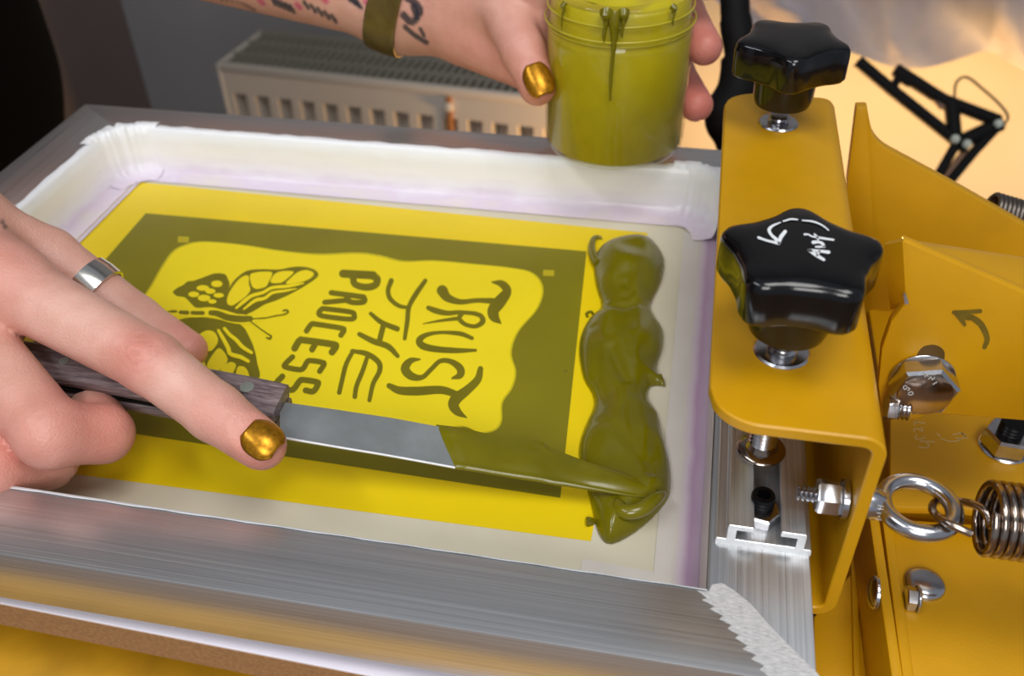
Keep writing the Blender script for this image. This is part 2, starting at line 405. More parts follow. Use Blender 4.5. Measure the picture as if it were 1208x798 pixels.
ls([(660, 455), (615, 463), (590, 500), (620, 535), (670, 540), (712, 503), (755, 464), (805, 466), (848, 497), (848, 530), (812, 545)], [8, 30, 42, 38, 24, 22, 22, 26, 36, 34, 10])
L.done('lettering', M_let); L = Ink2D()
ls([(515, 580), (565, 602), (650, 605), (760, 600), (835, 622)], [26, 38, 42, 38, 32]); ls([(945, 500), (932, 550), (885, 598), (832, 640), (818, 672), (840, 705), (880, 730)], [26, 36, 42, 52, 50, 36, 5])
L.done('lettering', M_let); L = Ink2D()
# THE
ls([(525, 85), (510, 130), (520, 170), (560, 203), (602, 212)], [24, 22, 22, 20, 16]); ls([(685, 85), (640, 150), (608, 210), (600, 280), (588, 358)], [20, 24, 22, 22, 18])
L.done('lettering', M_let); L = Ink2D()
ls([(428, 240), (480, 282), (553, 312)], [18, 24, 26]); ls([(375, 337), (440, 370), (510, 395), (555, 440)], [22, 28, 28, 20]); ls([(488, 295), (470, 365)], [26, 26])
L.done('lettering', M_let); L = Ink2D()
ls([(345, 416), (312, 480), (292, 560), (280, 612)], [20, 22, 22, 22]); ls([(340, 416), (410, 430), (464, 468), (470, 510), (440, 570), (422, 648)], [18, 26, 26, 24, 22, 20]); ls([(412, 445), (390, 510), (362, 580), (353, 632)], [20, 22, 22, 22])
L.done('lettering', M_let); L = Ink2D()
# PROCESS, block capitals
def lb(pts, w): ls(pts, np.array(w if hasattr(w, '__len__') else [w] * len(pts)) * 1.28)
lb([(298, 52), (440, 60)], 30); lb([(430, 62), (458, 75), (450, 105), (405, 116), (355, 102), (345, 72)], [26, 26, 26, 26, 24, 24]); L.done('lettering', M_let); L = Ink2D()
lb([(243, 142), (395, 162)], 20); lb([(385, 160), (400, 172), (392, 186), (350, 188), (318, 178), (316, 155)], 20); lb([(212, 187), (265, 182), (325, 176)], 19); L.done('lettering', M_let); L = Ink2D()
lb([(205, 216), (330, 232), (350, 246), (335, 266), (205, 252), (184, 236), (200, 217)], 19); L.done('lettering', M_let); L = Ink2D()
lb([(126, 322), (148, 292), (170, 290), (285, 308), (302, 318), (288, 342)], 20); L.done('lettering', M_let); L = Ink2D()
lb([(70, 404), (92, 368), (110, 365), (245, 384), (264, 394), (246, 422)], 25); lb([(170, 378), (152, 410)], 22); L.done('lettering', M_let); L = Ink2D()
lb([(60, 444), (26, 478), (28, 492), (90, 504), (112, 496), (130, 466), (150, 462), (200, 470), (208, 480), (188, 512)], 20); L.done('lettering', M_let); L = Ink2D()
lb([(12, 536), (-18, 570), (-14, 586), (50, 600), (70, 590), (92, 560), (110, 552), (172, 562), (180, 572), (158, 606), (122, 602)], [22] * 11); L.done('lettering', M_let)
# butterfly
def TB(x, y): return (190 + x / 5.32, 305 + y / 5.32)
D = Ink2D(); Y = Ink2D()
def d(pts): D.fi(pts, TB, 0.36)
def c(pts): Y.fi(pts, TB, 0.45)
d([(415, 270), (418, 215), (445, 155), (495, 105), (550, 75), (640, 68), (740, 70), (830, 53), (900, 53), (960, 70), (988, 100), (965, 132), (915, 165), (880, 187), (800, 230), (720, 265), (650, 290), (600, 320), (540, 348), (470, 345), (425, 310)])
d([(75, 212), (98, 188), (140, 166), (165, 146), (205, 140), (250, 125), (300, 106), (340, 94), (398, 99), (420, 130), (430, 170), (415, 240), (425, 295), (470, 320), (540, 340), (520, 360), (400, 325), (345, 317), (280, 310), (222, 310), (190, 285), (150, 246), (100, 236)])
d([(55, 412), (100, 388), (180, 372), (260, 370), (330, 378), (400, 392), (470, 400), (520, 435), (552, 490), (582, 560), (602, 650), (602, 760), (350, 735), (290, 690), (240, 560), (215, 470), (140, 450), (80, 430)])
c([(413, 268), (422, 228), (450, 178), (490, 130), (530, 107), (551, 116), (551, 160), (560, 200), (530, 240), (490, 270), (450, 295), (422, 290)]); c([(557, 110), (580, 91), (640, 83), (692, 86), (696, 105), (680, 140), (660, 175), (620, 190), (590, 190), (569, 170)])
c([(690, 133), (715, 97), (760, 80), (822, 80), (830, 92), (800, 120), (760, 150), (720, 156), (690, 152)]); c([(783, 156), (820, 117), (860, 86), (910, 73), (952, 86), (957, 105), (930, 130), (880, 149), (820, 160)])
Y.st([(472, 312), (520, 270), (570, 235), (640, 214), (700, 184), (800, 174), (893, 156)], [14, 24, 22, 20, 20, 20, 10], TB, 5.32, 0.45); Y.st([(520, 318), (590, 265), (650, 250), (700, 216), (780, 203), (850, 190)], [12, 22, 20, 18, 16, 6], TB, 5.32, 0.45)
for (x, y, a, b) in ((350, 160, 36, 21), (262, 186, 40, 18), (310, 206, 32, 17), (205, 226, 34, 18), (270, 249, 40, 21), (362, 232, 33, 15), (322, 271, 26, 14)):
    c([(x + a * math.cos(t), y + b * math.sin(t)) for t in np.linspace(0, 2 * math.pi, 10)[:-1]])
Y.st([(95, 345), (200, 345), (290, 338), (350, 345), (430, 372), (520, 384), (590, 384)], [40, 52, 62, 62, 60, 62, 50], TB, 5.32, 0.45)
c([(235, 490), (280, 455), (330, 460), (356, 500), (350, 540), (310, 582), (260, 560)]); c([(290, 662), (340, 582), (372, 566), (410, 610), (415, 650), (380, 692), (340, 712), (300, 695)])
c([(366, 722), (400, 672), (440, 650), (470, 670), (450, 722), (420, 740)]); c([(470, 740), (482, 682), (520, 680), (545, 710), (552, 752), (500, 752)])
c([(95, 425), (140, 428), (200, 452), (230, 470), (150, 452), (105, 440)])
Y.st([(360, 452), (388, 500), (420, 560), (436, 600), (500, 620), (548, 646)], [18, 24, 26, 26, 26, 20], TB, 5.32, 0.45); Y.st([(398, 440), (432, 480), (472, 512), (512, 556), (568, 592)], [20, 22, 24, 24, 20], TB, 5.32, 0.45)
D.done('butterfly', M_let)
Y.done('butterfly_cells', M_cardY)
B2 = Ink2D()
def b2(pts, w): B2.st(pts, w, TB, 5.32, 0.6)
b2([(42, 333), (70, 333), (96, 333)], [4, 16, 14]); b2([(122, 339), (165, 341)], [24, 26]); b2([(196, 342), (262, 343)], [24, 26]); b2([(312, 342), (355, 347), (420, 372), (500, 381), (560, 379)], [32, 38, 42, 42, 36])
b2([(570, 380), (650, 374), (720, 360), (770, 352), (797, 337), (785, 324), (765, 330)], [9, 8, 8, 9, 12, 12, 9]); b2([(562, 396), (620, 440), (668, 473), (690, 488), (682, 503), (662, 498)], [9, 8, 9, 12, 14, 10])
B2.done('butterfly_body', M_let)
# tape along the inner faces (a skirt from rail top down onto the mesh)
def tape(pts_fn, n, name='edge_tape', amp=1.0, seed=0, top=True, mat=None):
    rs = np.random.RandomState(seed); nz = rs.rand(n + 1, 12)
    prof = [(-3.5, ZT + 0.5), (-2, ZT + 0.7), (-0.6, ZT + 0.7), (1.2, ZT - 0.8), (1.8, ZT - 8), (2.3, 14), (3.0, 6), (5.0, 2.2), (9.5, 0.8), (16, 0.55)]
    v = []; f = []; m = len(prof)
    for i in range(n + 1):
        P, N = pts_fn(i / n)
        for k, (a, z) in enumerate(prof):
            q = 0.5 * (nz[i, k] + nz[max(i - 1, 0), k]) - 0.5
            am = amp * (1.6 if 2 < k < 8 else 0.5); s = a + (abs(q) * am * 1.2 if k > 1 else q * 3)
            v.append((P[0] + N[0] * s, P[1] + N[1] * s, z + (q * 0.5 * amp if 2 < k < 8 else 0)))
    for i in range(n):
        for k in range(m - 1): f.append((i * m + k, i * m + k + 1, (i + 1) * m + k + 1, (i + 1) * m + k))
    return mesh(name, v, f, mat or M_tape, fr, 180)
tape(lambda t: ((XI1 - 1 + (XI0 - XI1 + 2) * t, YI1), (0, -1)), 90, seed=1)
tape(lambda t: ((XI0, YI1 - 2 + (YI0 - YI1) * t), (1, 0)), 60, seed=2)
# crumpled gusset of tape in the far left corner
def gusset(cx, cy, sx, seed, R=30.0):
    rs = np.random.RandomState(seed); v = []; f = []; n = 40; prof = [(-6, ZT + 1.6), (-2.5, ZT + 2.2), (0, ZT + 1.4), (1.0, ZT - 5), (1.5, 18), (2.2, 9), (4, 3.6), (9, 1.6), (15, 0.8)]
    cr1 = np.cumsum(rs.randn(n + 1)) * 0.6; cr1 -= np.linspace(cr1[0], cr1[-1], n + 1); m = len(prof)
    for i in range(n + 1):
        a = math.pi / 2 * i / n; env = math.sin(math.pi * i / n)
        for k, (o_, z) in enumerate(prof):
            r = R - o_ + (cr1[i] * (1.0 if k < 6 else 0.5) + 0.45 * math.sin(i * 1.3 + k * 0.5)) * env * 0.8; r -= (R * 0.42) * env * 0 
            v.append((cx + sx * (R - r * math.cos(a)), cy - R + r * math.sin(a), z + (rs.rand() * 2.2 if k < 3 else rs.rand() * 0.6) * env))
    for i in range(n):
        for k in range(m - 1): f.append((i * m + k, i * m + k + 1, (i + 1) * m + k + 1, (i + 1) * m + k))
    return mesh('tape_fold', v, f, M_tape, fr, 180)
gusset(XI0, YI1, 1, 5); gusset(XI1, YI1, -1, 6)
# clear tape strips on the mesh by the right and front rails
g = Geo()
mesh('clear_tape', [(4, 206, 0.5), (20, 206, 0.5), (20, 470, 0.5), (2, 470, 0.5)], [(0, 1, 2, 3)], M_clear, fr)
mesh('purple_stain', [(10.5, 204, 0.62), (21.6, 204, 0.62), (21.6, 470, 0.62), (10.5, 470, 0.62)], [(0, 1, 2, 3)], M_purple, fr)
mesh('purple_stain', [(-350, 473, 0.75), (-347, 473, 0.75), (-347, 330, 0.75), (-350, 330, 0.75)], [(0, 1, 2, 3)], M_lilac, fr)
mesh('clear_tape', [(-24, 201, 0.45), (20, 201, 0.45), (20, 226, 0.45), (-24, 228, 0.45)], [(0, 1, 2, 3)], M_clear, fr)
# right inner face: smooth grey tape
v = [(XI1 - 0.4, 200.5, 30.2), (XI1 - 0.4, 490, 30.2), (XI1 - 1.0, 490, 1), (XI1 - 1.0, 200.5, 1)]
mesh('edge_tape', v, [(0, 1, 2, 3)], M_clear, fr)
# thin white lip of emulsion along the front inner edge
n = 60; v = []; f = []
for i in range(n + 1):
    x = XI0 + (XI1 - XI0) * i / n; w = max(0.4, 3.2 * (1 - i / n * 1.15)) + 0.35 * math.sin(i * 1.7)
    v += [(x, YI0 + 0.3, ZT - 2.5), (x, YI0 + 0.3, ZT + 0.25), (x, YI0 - w * 0.5, ZT + 0.25)]
for i in range(n):
    for k in (0, 1): f.append((i * 3 + k, i * 3 + k + 1, i * 3 + k + 4, i * 3 + k + 3))
mesh('emulsion_lip', v, f, M_white, fr, 180)
# ================================================================== NUT IN THE SLOT
nb = np.array([39.4, 233.0, 33.1])
nt = thing('slot_nut', 'small hex nut with black set screw lying in the slotted rail profile', 'nut', nb)
v, f = hex_g(nb, (0, 0, 1), 7.2, 5.0, 0.35); mesh('nut', v, f, M_steel, nt, 30)
v, f = lathe_g([(3.9, 4.6), (4.4, 5.4), (3.9, 6.2), (4.4, 7.0), (3.9, 7.8), (4.3, 8.6), (4.0, 9.4), (2.4, 9.5), (2.3, 5.5), (0.05, 5.4)], nb + [0, 2.5, 0], n=24); mesh('set_screw', v, f, M_thread, nt, 40)
# ================================================================== PLATEN BOARD AND BASE
a = at(0, 712, -8); b = at(438, 798, -8); dx = (b - a) / np.linalg.norm(b - a)
p0 = a - dx * 190; p1 = a + dx * 255; back = np.array([-dx[1], dx[0], 0]) * 262
pb = thing('platen_board', 'brown fibreboard platen with white laminate top under the frame', 'board', (p0 + p1 + back) / 2 - [0, 0, 17])
v, f = prism_g([p0 - [0, 0, 17], p1 - [0, 0, 17], p1 + back - [0, 0, 17], p0 + back - [0, 0, 17]], (0, 0, 16), 0.5, 1); mesh('fibreboard', v, f, M_mdf_s, pb, 30)
e = np.array([0, 0, 0]); v, f = prism_g([q - [0, 0, 0.99] for q in (p0, p1, p1 + back, p0 + back)], (0, 0, 1.3), 0.2, 1); mesh('laminate', v, f, M_lam, pb, 30)
bs = thing('steel_plate', 'yellow painted metal base plate under the brown board', 'plate', (-180, 230, -110))
v, f = box_g((-620, 108, -110), (62, 420, -64), 4); mesh('base_plate', v, f, M_paint2, bs, 30)
for x in (-520, -40):
    v, f = box_g((x - 30, 190, -64), (x + 30, 380, -25.2), 1.5); mesh('riser', v, f, M_paint2, bs, 30)
# ================================================================== CLAMP BRACKET
cl = thing('clamp_bracket', 'yellow painted channel bracket clamping the right rail, with two black star knobs', 'clamp', (44, 340, 0))
T = 4.6; XL, XW, ZP, ZB = 15.0, 71.5, 89.0, -1.0; YF, YB = 222.0, 470.0
path = []; RB = 8.0
for x in np.linspace(XL, XW - RB, 26): path.append((x, ZP - T / 2, 0, 1))
for a in np.linspace(0, math.pi / 2, 8)[1:]: path.append((XW - RB + (RB - T / 2) * math.sin(a), ZP - RB + (RB - T / 2) * math.cos(a), math.sin(a), math.cos(a)))
for z in np.linspace(ZP - RB, ZB + RB - 4, 5)[1:]: path.append((XW - T / 2, z, 1, 0))
for a in np.linspace(0, math.pi / 2, 8)[1:]: path.append((XW - RB + (RB - T / 2) * math.cos(a), ZB + RB - 4 - (RB - T / 2) * math.sin(a), math.cos(a), -math.sin(a)))
for x in np.linspace(XW - RB, 26, 4)[1:]: path.append((x, ZB - 4 + T / 2, 0, -1))
v = []; f = []
RC = 17.0
for i, (x, z, nx, nz) in enumerate(path):
    yf, yb = YF, YB
    if i < 26 and x < XL + RC:
        q = RC - math.sqrt(max(0, RC ** 2 - (RC - (x - XL)) ** 2)); yf += q; yb -= q
    if i >= 0 and nx > 0.02 or i >= 30: pass
    for s in (1, -1):
        v.append((x + nx * T / 2 * s, yf, z + nz * T / 2 * s)); v.append((x + nx * T / 2 * s, yb, z + nz * T / 2 * s))
m = len(path)
for i in range(m - 1):
    A, Bq = i * 4, i * 4 + 4
    f += [(A, A + 1, Bq + 1, Bq), (A + 2, Bq + 2, Bq + 3, A + 3), (A, Bq, Bq + 2, A + 2), (A + 1, A + 3, Bq + 3, Bq + 1)]
f += [(0, 2, 3, 1), (m * 4 - 4, m * 4 - 3, m * 4 - 1, m * 4 - 2)]
bm = bmesh.new(); vs = [bm.verts.new(p) for p in v]
for q in f: bm.faces.new([vs[k] for k in q])
bmesh.ops.recalc_face_normals(bm, faces=bm.faces[:])
v, f = from_bm(bm); o = mesh('channel', v, f, M_paint, cl, 40)
bv = o.modifiers.new('edge', 'BEVEL'); bv.width = 0.7 * U; bv.segments = 2; bv.limit_method = 'ANGLE'; bv.angle_limit = math.radians(50)
def star_knob(c, th0, R=26.3, mark=False):
    c = np.array(c, float); kn = 40; n = 100; prof = [(0.88, 0), (0.96, 0.7), (1.0, 2.2), (1.0, 13.5), (0.985, 15.3), (0.95, 16.6), (0.88, 17.3), (0.6, 17.9), (0.3, 18.2)]
    zs = 26.3; v = []; f = []
    for s, h in prof:
        for k in range(n):
            t = 2 * math.pi * k / n; q = math.cos(5 * (t - th0)); r = R * (0.895 + 0.105 * (q + 0.18 * math.cos(10 * (t - th0))))
            r = R * s if s < 0.7 else r - R * (1 - s)
            v.append((c[0] + r * math.cos(t), c[1] + r * math.sin(t), c[2] + zs + h))
    m = len(prof)
    for i in range(m - 1):
        for k in range(n): q = (k + 1) % n; f.append((i * n + k, i * n + q, (i + 1) * n + q, (i + 1) * n + k))
    f.append(tuple(range(n))[::-1]); f.append(tuple(range((m - 1) * n, m * n)))
    kb = mesh('star_knob', v, f, M_black, cl, 50)
    v, f = lathe_g([(10.5, 11.0), (13.0, 11.6), (14.0, 15), (14.6, 28)], c, n=40); mesh('knob_hub', v, f, M_black, kb, 40)
    v, f = thread_g(c + [0, 0, -48.6], (0, 0, 1), 5.2, 54, 2.0, 24); mesh('stud', v, f, M_steel, kb, 15)
    v, f = lathe_g([(5.3, 0.05), (9.4, 0.05), (9.7, 0.7), (9.0, 1.4), (5.3, 1.5)], c, n=40); mesh('washer', v, f, M_steel, kb, 40)
    v, f = lathe_g([(0.3, -48.5), (8.8, -48.5), (9.1, -47.6), (8.5, -46.8), (6.0, -46.2), (5.0, -44)], c, n=40); mesh('foot_washer', v, f, M_steeld, kb, 40)
    return kb
k1 = star_knob((38.8, 259.8, ZP), math.pi / 2)
k1['label'] = 'black star knob with white handwriting'
k2 = star_knob((41.2, 436.0, ZP), -math.pi / 2)
k2['label'] = 'black star knob without writing'
zk = ZP + 26.3 + 18.35
def TK(x, y): return (880 + x / 8.87, 240 + y / 8.87)
g = Geo()
def ks(pts, w):
    v, f = stroke_g([TK(*p) for p in pts], [q / 8.87 for q in (w if hasattr(w, '__len__') else [w] * len(pts))], lambda a, b: tuple(at(a, b, zk))); g.add(v, up_faces(v, f))
ks([(865, 280), (790, 225), (700, 190), (590, 178)], [12, 16, 18, 12]); ks([(540, 170), (470, 165), (390, 188)], [14, 18, 14]); ks([(360, 200), (280, 235), (243, 275), (262, 325), (320, 380)], [12, 24, 34, 28, 34])
ks([(130, 358), (230, 392), (345, 418)], [24, 22, 32]); ks([(410, 295), (365, 355), (345, 415)], [36, 40, 28])
ks([(815, 590), (740, 545), (665, 493)], [28, 34, 32]); ks([(665, 493), (760, 498), (865, 512)], [28, 26, 34]); ks([(745, 545), (770, 500)], [22, 20])
ks([(730, 455), (775, 455), (822, 452)], [18, 20, 18]); ks([(705, 408), (760, 405), (805, 425), (820, 460)], [36, 26, 28, 18])
ks([(612, 325), (650, 325), (690, 345), (780, 362), (915, 382)], [20, 16, 16, 22, 20]); ks([(715, 320), (750, 360), (755, 390)], [14, 22, 14])
mesh('handwriting', g.v, g.f, M_white, k1)
# eyebolt through the web
ye = 232.0; ez = float(atY(1003, 590, ye)[2]); EY = np.array([XW, ye, ez])
v, f = thread_g(EY + [-22, 0, 0], (1, 0, 0), 2.9, 24, 1.6, 20); eb = mesh('eyebolt', v, f, M_steel, cl, 15)
v, f = hex_g(EY + [-15.5, 0, 0], (1, 0, 0), 6.2, 8.5, 0.5); mesh('hex_nut', v, f, M_steel, eb, 30)
v, f = lathe_g([(3, -7), (7, -7), (7, -5.2), (3, -5.2)], EY, (1, 0, 0), 28); mesh('washer', v, f, M_steel, eb, 40)
rc = EY + [20.5, 0, 0]
rc = atY(1083.5, 598, ye); rc[1] = ye; ez2 = rc[2]
ringR = 11.6
v, f = lathe_g([(ringR + 3.0 * math.cos(t), 3.0 * math.sin(t)) for t in np.linspace(0, 2 * math.pi, 17)[:-1]], rc, (0, 0, 1), 56, True); mesh('ring', v, f, M_steel, eb, 60)
v, f = lathe_g([(5.0, 0), (5.8, 0.4), (5.9, 4.2), (5.0, 5.6), (3.6, 8)], EY, (1, 0, 0), 24); mesh('collar', v, f, M_steel, eb, 40)
g = Geo()
for pts in ([(1033.5, 613), (1041, 613.5), (1037, 609.5), (1041.5, 606.5), (1034.5, 605.5)], [(1035, 600), (1042, 601.5)], [(1035.5, 596.5), (1042, 598)]):
    v, f = stroke_g(pts, 1.2, lambda a, b: tuple(atY(a, b, ye - 6.1)), 3); g.add(v, f)
mesh('size_stamp', g.v, g.f, M_aluC, eb)
# ================================================================== TENSION SPRING
sp = thing('tension_spring', 'shiny coiled tension spring hooked on the eyebolt ring', 'spring', rc + [40, 0, -10])
sc0 = atY(1160, 611, ye + 2); SR = 12.0; pitch = 2.9; wr = 1.42; turns = 26
hel = [sc0 + np.array([pitch * t / (2 * math.pi), SR * math.cos(t + 2.2), SR * math.sin(t + 2.2)]) for t in np.arange(0, 2 * math.pi * turns, 2 * math.pi / 28)]
hk0 = hel[0]
hookc = rc + np.array([ringR + 0.5, 0, 0])
hook = [hk0] + [at(px, py, ez2 + dz) for px, py, dz in ((1170, 622, -2), (1163, 604, 0), (1150, 596, -1), (1134, 592, -3.5), (1116, 590, -4.8), (1103, 593, -3.5), (1100, 601, 0), (1105, 609, 3.5), (1117, 617, 5.2), (1132, 624, 5.2), (1146, 630, 4.5))]
v, f = tube_g(cr(hook[::-1], 8)[:-1] + hel, wr, 12); mesh('coil', v, f, M_steeld, sp, 60)
# ================================================================== PRESS HEAD
ph = thing('screen_press', 'yellow painted steel press arm with folded plates and hex bolts right of the bracket', 'screen press', (130, 320, -120))
YA, YBp = 462.0, 286.0
def plateY(name, pts, y, th, bev=0.8, sub=0):
    P = [atY(px, py, y) for px, py in pts]; v, f = prism_g(P, (0, th, 0), bev, 2); return mesh(name, v, f, M_paint, ph, 40)
# far side plate with flared end
arc = cr([(1023, 127), (1026.5, 146), (1031, 161), (1043, 174), (1062, 185)], 5)
plateY('side_plate', [(1010, 127)] + [tuple(p) for p in arc] + [(1120, 216), (1208, 266), (1300, 318), (1300, 470), (1040, 470), (996, 330), (999, 215)], YA, 7.0)
# near plate with return flange at its left edge
pB = [(1066, 284), (1090, 294), (1208, 345), (1310, 389), (1310, 506), (1208, 497), (1096, 488), (1084, 494), (1062, 497), (1040, 492), (1036, 455), (1040, 412), (1051, 380), (1067, 360)]
plateY('bolted_plate', pB, YBp, 4.6)
q0 = atY(1066, 284, YBp); q1 = atY(1070, 361, YBp)
v, f = prism_g([q0 + [-0.3, -0.2, 0], q1 + [-0.3, -0.2, 0], atY(1050, 366, YBp + 11), atY(1041, 289, YBp + 11)], (2.5, 3.0, 0), 0.5); mesh('return_flange', v, f, M_paint, ph, 40)
qa = atY(1082, 290, YBp + 5); qb = atY(1320, 395, YBp + 5); 
v, f = prism_g([qa, qb, atY(1335, 322, YBp + 42), atY(1080, 284, YBp + 42)], (0, 0, -3.5), 0.5); mesh('top_web', v, f, M_paint, ph, 40)
# chipped paint
v, f = stroke_g([(1067, 347), (1069.5, 357)], [3, 5], lambda a, b: tuple(atY(a, b, YBp - 0.1))); mesh('paint_chip', v, f, M_steel, ph)
# hand drawn arrow
def TA(x, y): return (1010 + x / 5.318, 270 + y / 5.318)
g = Geo(); pA = lambda a, b: tuple(atY(a, b, YBp - 0.12))
for pts, w in (([(805, 745), (822, 690), (790, 610), (740, 565), (690, 548)], [26, 34, 40, 38, 20]), ([(612, 524), (700, 522), (778, 516)], [24, 26, 26]), ([(622, 524), (655, 560), (680, 600)], [28, 34, 22]), ([(640, 530), (690, 548), (730, 556)], [20, 44, 34])):
    v, f = stroke_g([TA(*p) for p in pts], [q / 5.318 for q in w], pA); v = [np.array(p) - [0, 0.05 * len(g.v) / 60 + 0.02 * (i % 50) / 50, 0] for i, p in enumerate(v)]; g.add(v, f)
mesh('drawn_arrow', g.v, g.f, M_mark, ph)
# big hex bolt in a slot
def hole(name, pts, y):
    P = cr(pts, 6, True); v, f = tri_poly(P); return mesh(name, [tuple(atY(p[0], p[1], y)) for p in v], f, M_slot, ph)
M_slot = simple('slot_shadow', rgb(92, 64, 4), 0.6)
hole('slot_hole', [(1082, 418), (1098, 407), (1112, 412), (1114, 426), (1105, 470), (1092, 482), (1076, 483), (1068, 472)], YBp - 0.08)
bc = atY(1087, 446, YBp)
v, f = lathe_g([(0.1, 0), (11.4, 0), (11.8, 0.5), (11.8, 1.1), (11.4, 1.4), (0.1, 1.5)], bc, (0, -1, 0), 40); mesh('washer', v, f, M_steel, ph, 40)
v, f = hex_g(bc + [0, -1.4, 0], (0, -1, 0), 12.2, 8.0, 0.25); hb = mesh('hex_bolt', v, f, M_steel, ph, 25)
v, f = lathe_g([(9.6, 0), (9.8, 0.3), (9.2, 0.6), (0.1, 0.7)], bc + [0, -9.3, 0], (0, -1, 0), 40); mesh('bolt_face', v, f, M_steeld, hb, 30)
g = Geo()
def TBt(x, y): return (1000 + x / 5.702, 380 + y / 5.702)
for pts in ([(515, 345), (540, 365)], [(528, 355), (520, 370)], [(545, 385), (560, 370), (570, 390), (585, 375)], [(575, 420), (600, 405)], [(385, 425), (400, 440), (385, 455), (375, 440), (385, 425)], [(400, 440), (418, 450), (405, 462)], [(405, 480), (430, 470), (440, 485), (415, 492), (405, 480)]):
    v, f = stroke_g([TBt(*p) for p in pts], 7 / 5.7, lambda a, b: tuple(atY(a, b, bc[1] - 10.05)), 3); g.add(v, f)
mesh('stamped_letters', g.v, g.f, M_aluC, hb)
# adjusting screw beside it, axis along x
sx = atY(1044, 480, YBp - 8)
v, f = hex_g(sx, (1, 0, 0), 5.0, 4.6, 0.2); mesh('lock_nut', v, f, M_steel, ph, 30)
v, f = thread_g(sx + [4.4, 0, 0], (1, 0, 0), 4.4, 4.6, 1.5, 24); mesh('screw_thread', v, f, M_steel, ph, 15)
# upper level plate, and lower plate
Zu, Zl = -20.0, -30.0
u = [at(1050, 604, Zu), at(1210, 617, Zu), at(1420, 632, Zu), at(1420, 470, Zu), at(1050, 430, Zu)]
u[0] = at(1050, 598, Zu); u[1] = at(1140, 601, Zu); u[2] = at(1420, 622, Zu)
u = [p + [0, 0, -4.6] for p in u]; v, f = prism_g(u, (0, 0, 4.6), 1.0, 2); mesh('level_plate', v, f, M_paint, ph, 40)
l0 = [at(1052, 612, Zl), at(1450, 640, Zl), at(1450, 860, Zl), at(1084, 860, Zl), at(1066, 798, Zl)]
l0 = [p + [0, 0, -4.6] for p in l0]; v, f = prism_g(l0, (0, 0, 4.6), 1.0, 2); mesh('level_plate', v, f, M_paint, ph, 40)
# upright plates whose top edges run towards the viewer
def upright(a, b, th, z, drop, name='upright_plate'):
    A, Bq = at(*a, z), at(*b, z); v, f = prism_g([A, Bq, Bq - [0, 0, drop], A - [0, 0, drop]], (th, 0, 0), 1.0, 2); return mesh(name, v, f, M_paint, ph, 40)
upright((1024, 600), (1054, 815), 4.4, -27, 80); upright((1040, 606), (1071, 850), 4.4, -28.5, 80); upright((1003, 628), (1008, 830), 3.0, -60, 50)
v, f = prism_g([at(960, 728, -62), at(1035, 640, -62), at(1035, 830, -62), at(960, 830, -62)], (0, 0, -6), 1); mesh('level_plate', v, f, M_paint, ph, 40)
# carriage bolts and nuts
def dome(c, axis, r, h): return lathe_g([(r, 0), (r * 0.98, h * 0.2)] + [(r * math.cos(t), h * (0.2 + 0.8 * math.sin(t))) for t in np.linspace(0.15, 1.5, 9)], c, axis, 36)
v, f = dome(at(1090, 690, Zl), (0, 0, 1), 8.4, 3.6); mesh('carriage_bolt', v, f, M_steel, ph, 60)
nb2 = at(1071, 706, Zl + 3); v, f = hex_g(nb2 - [1, 0, 0], (1, 0, 0), 5.0, 4.2, 0.5); mesh('hex_nut', v, f, M_steel, ph, 30)
v, f = lathe_g([(5.6, 0), (5.8, 0.6), (5.2, 1.2), (0.1, 1.3)], nb2 + [3.2, 0, 0], (1, 0, 0), 30); mesh('washer', v, f, M_steel, ph, 40)
xu = float(min(at(1024, 600, -27)[0], at(1054, 815, -27)[0])); cb = atX(1034, 700, xu - 0.3); v, f = dome(cb, (-1, 0, 0), 7.2, 3.4); mesh('carriage_bolt', v, f, M_steel, ph, 60)
nn = at(1184, 528, Zu); v, f = lathe_g([(0.1, 0), (11.0, 0), (11.2, 0.6), (10.6, 1.0), (0.1, 1.1)], nn, n=40); mesh('washer', v, f, M_steel, ph, 40)
v, f = hex_g(nn + [0, 0, 1.2], (0, 0, 1), 11.2, 9.5, 0.45); mesh('hex_nut', v, f, M_steel, ph, 30)
v, f = thread_g(nn + [0, 0, 10], (0, 0, 1), 5.6, 7, 2.0, 24); mesh('screw_thread', v, f, M_thread, ph, 60)
g = Geo()                                                     # faint scratched writing on the level plate
def TS(x, y): return (1040 + x / 5.702, 480 + y / 5.702)
for pts in ([(220, 100), (290, 112)], [(225, 100), (222, 122)], [(268, 140), (275, 165), (245, 150), (222, 150), (218, 168)], [(235, 190), (228, 215), (260, 218), (292, 208)], [(260, 232), (355, 238)], [(300, 238), (318, 262), (305, 276), (250, 272)], [(480, 190), (530, 178), (565, 195), (545, 215), (500, 210)], [(400, 215), (450, 232), (505, 232), (530, 218)], [(540, 178), (580, 215)], [(375, 182), (392, 200)]):
    v, f = stroke_g([TS(*p) for p in pts], 8 / 5.7, lambda a, b: tuple(at(a, b, Zu + 0.12)), 4); g.add(v, up_faces(v, f))
mesh('scratched_writing', g.v, g.f, M_scr, ph)
# column that carries the head
v, f = box_g((112, 300, -100), (330, 470, -36), 3); mesh('column', v, f, M_paint, ph, 30)
v, f = box_g((90, 240, -112), (330, 480, -99.5), 2); mesh('foot_plate', v, f, M_paint, ph, 30)
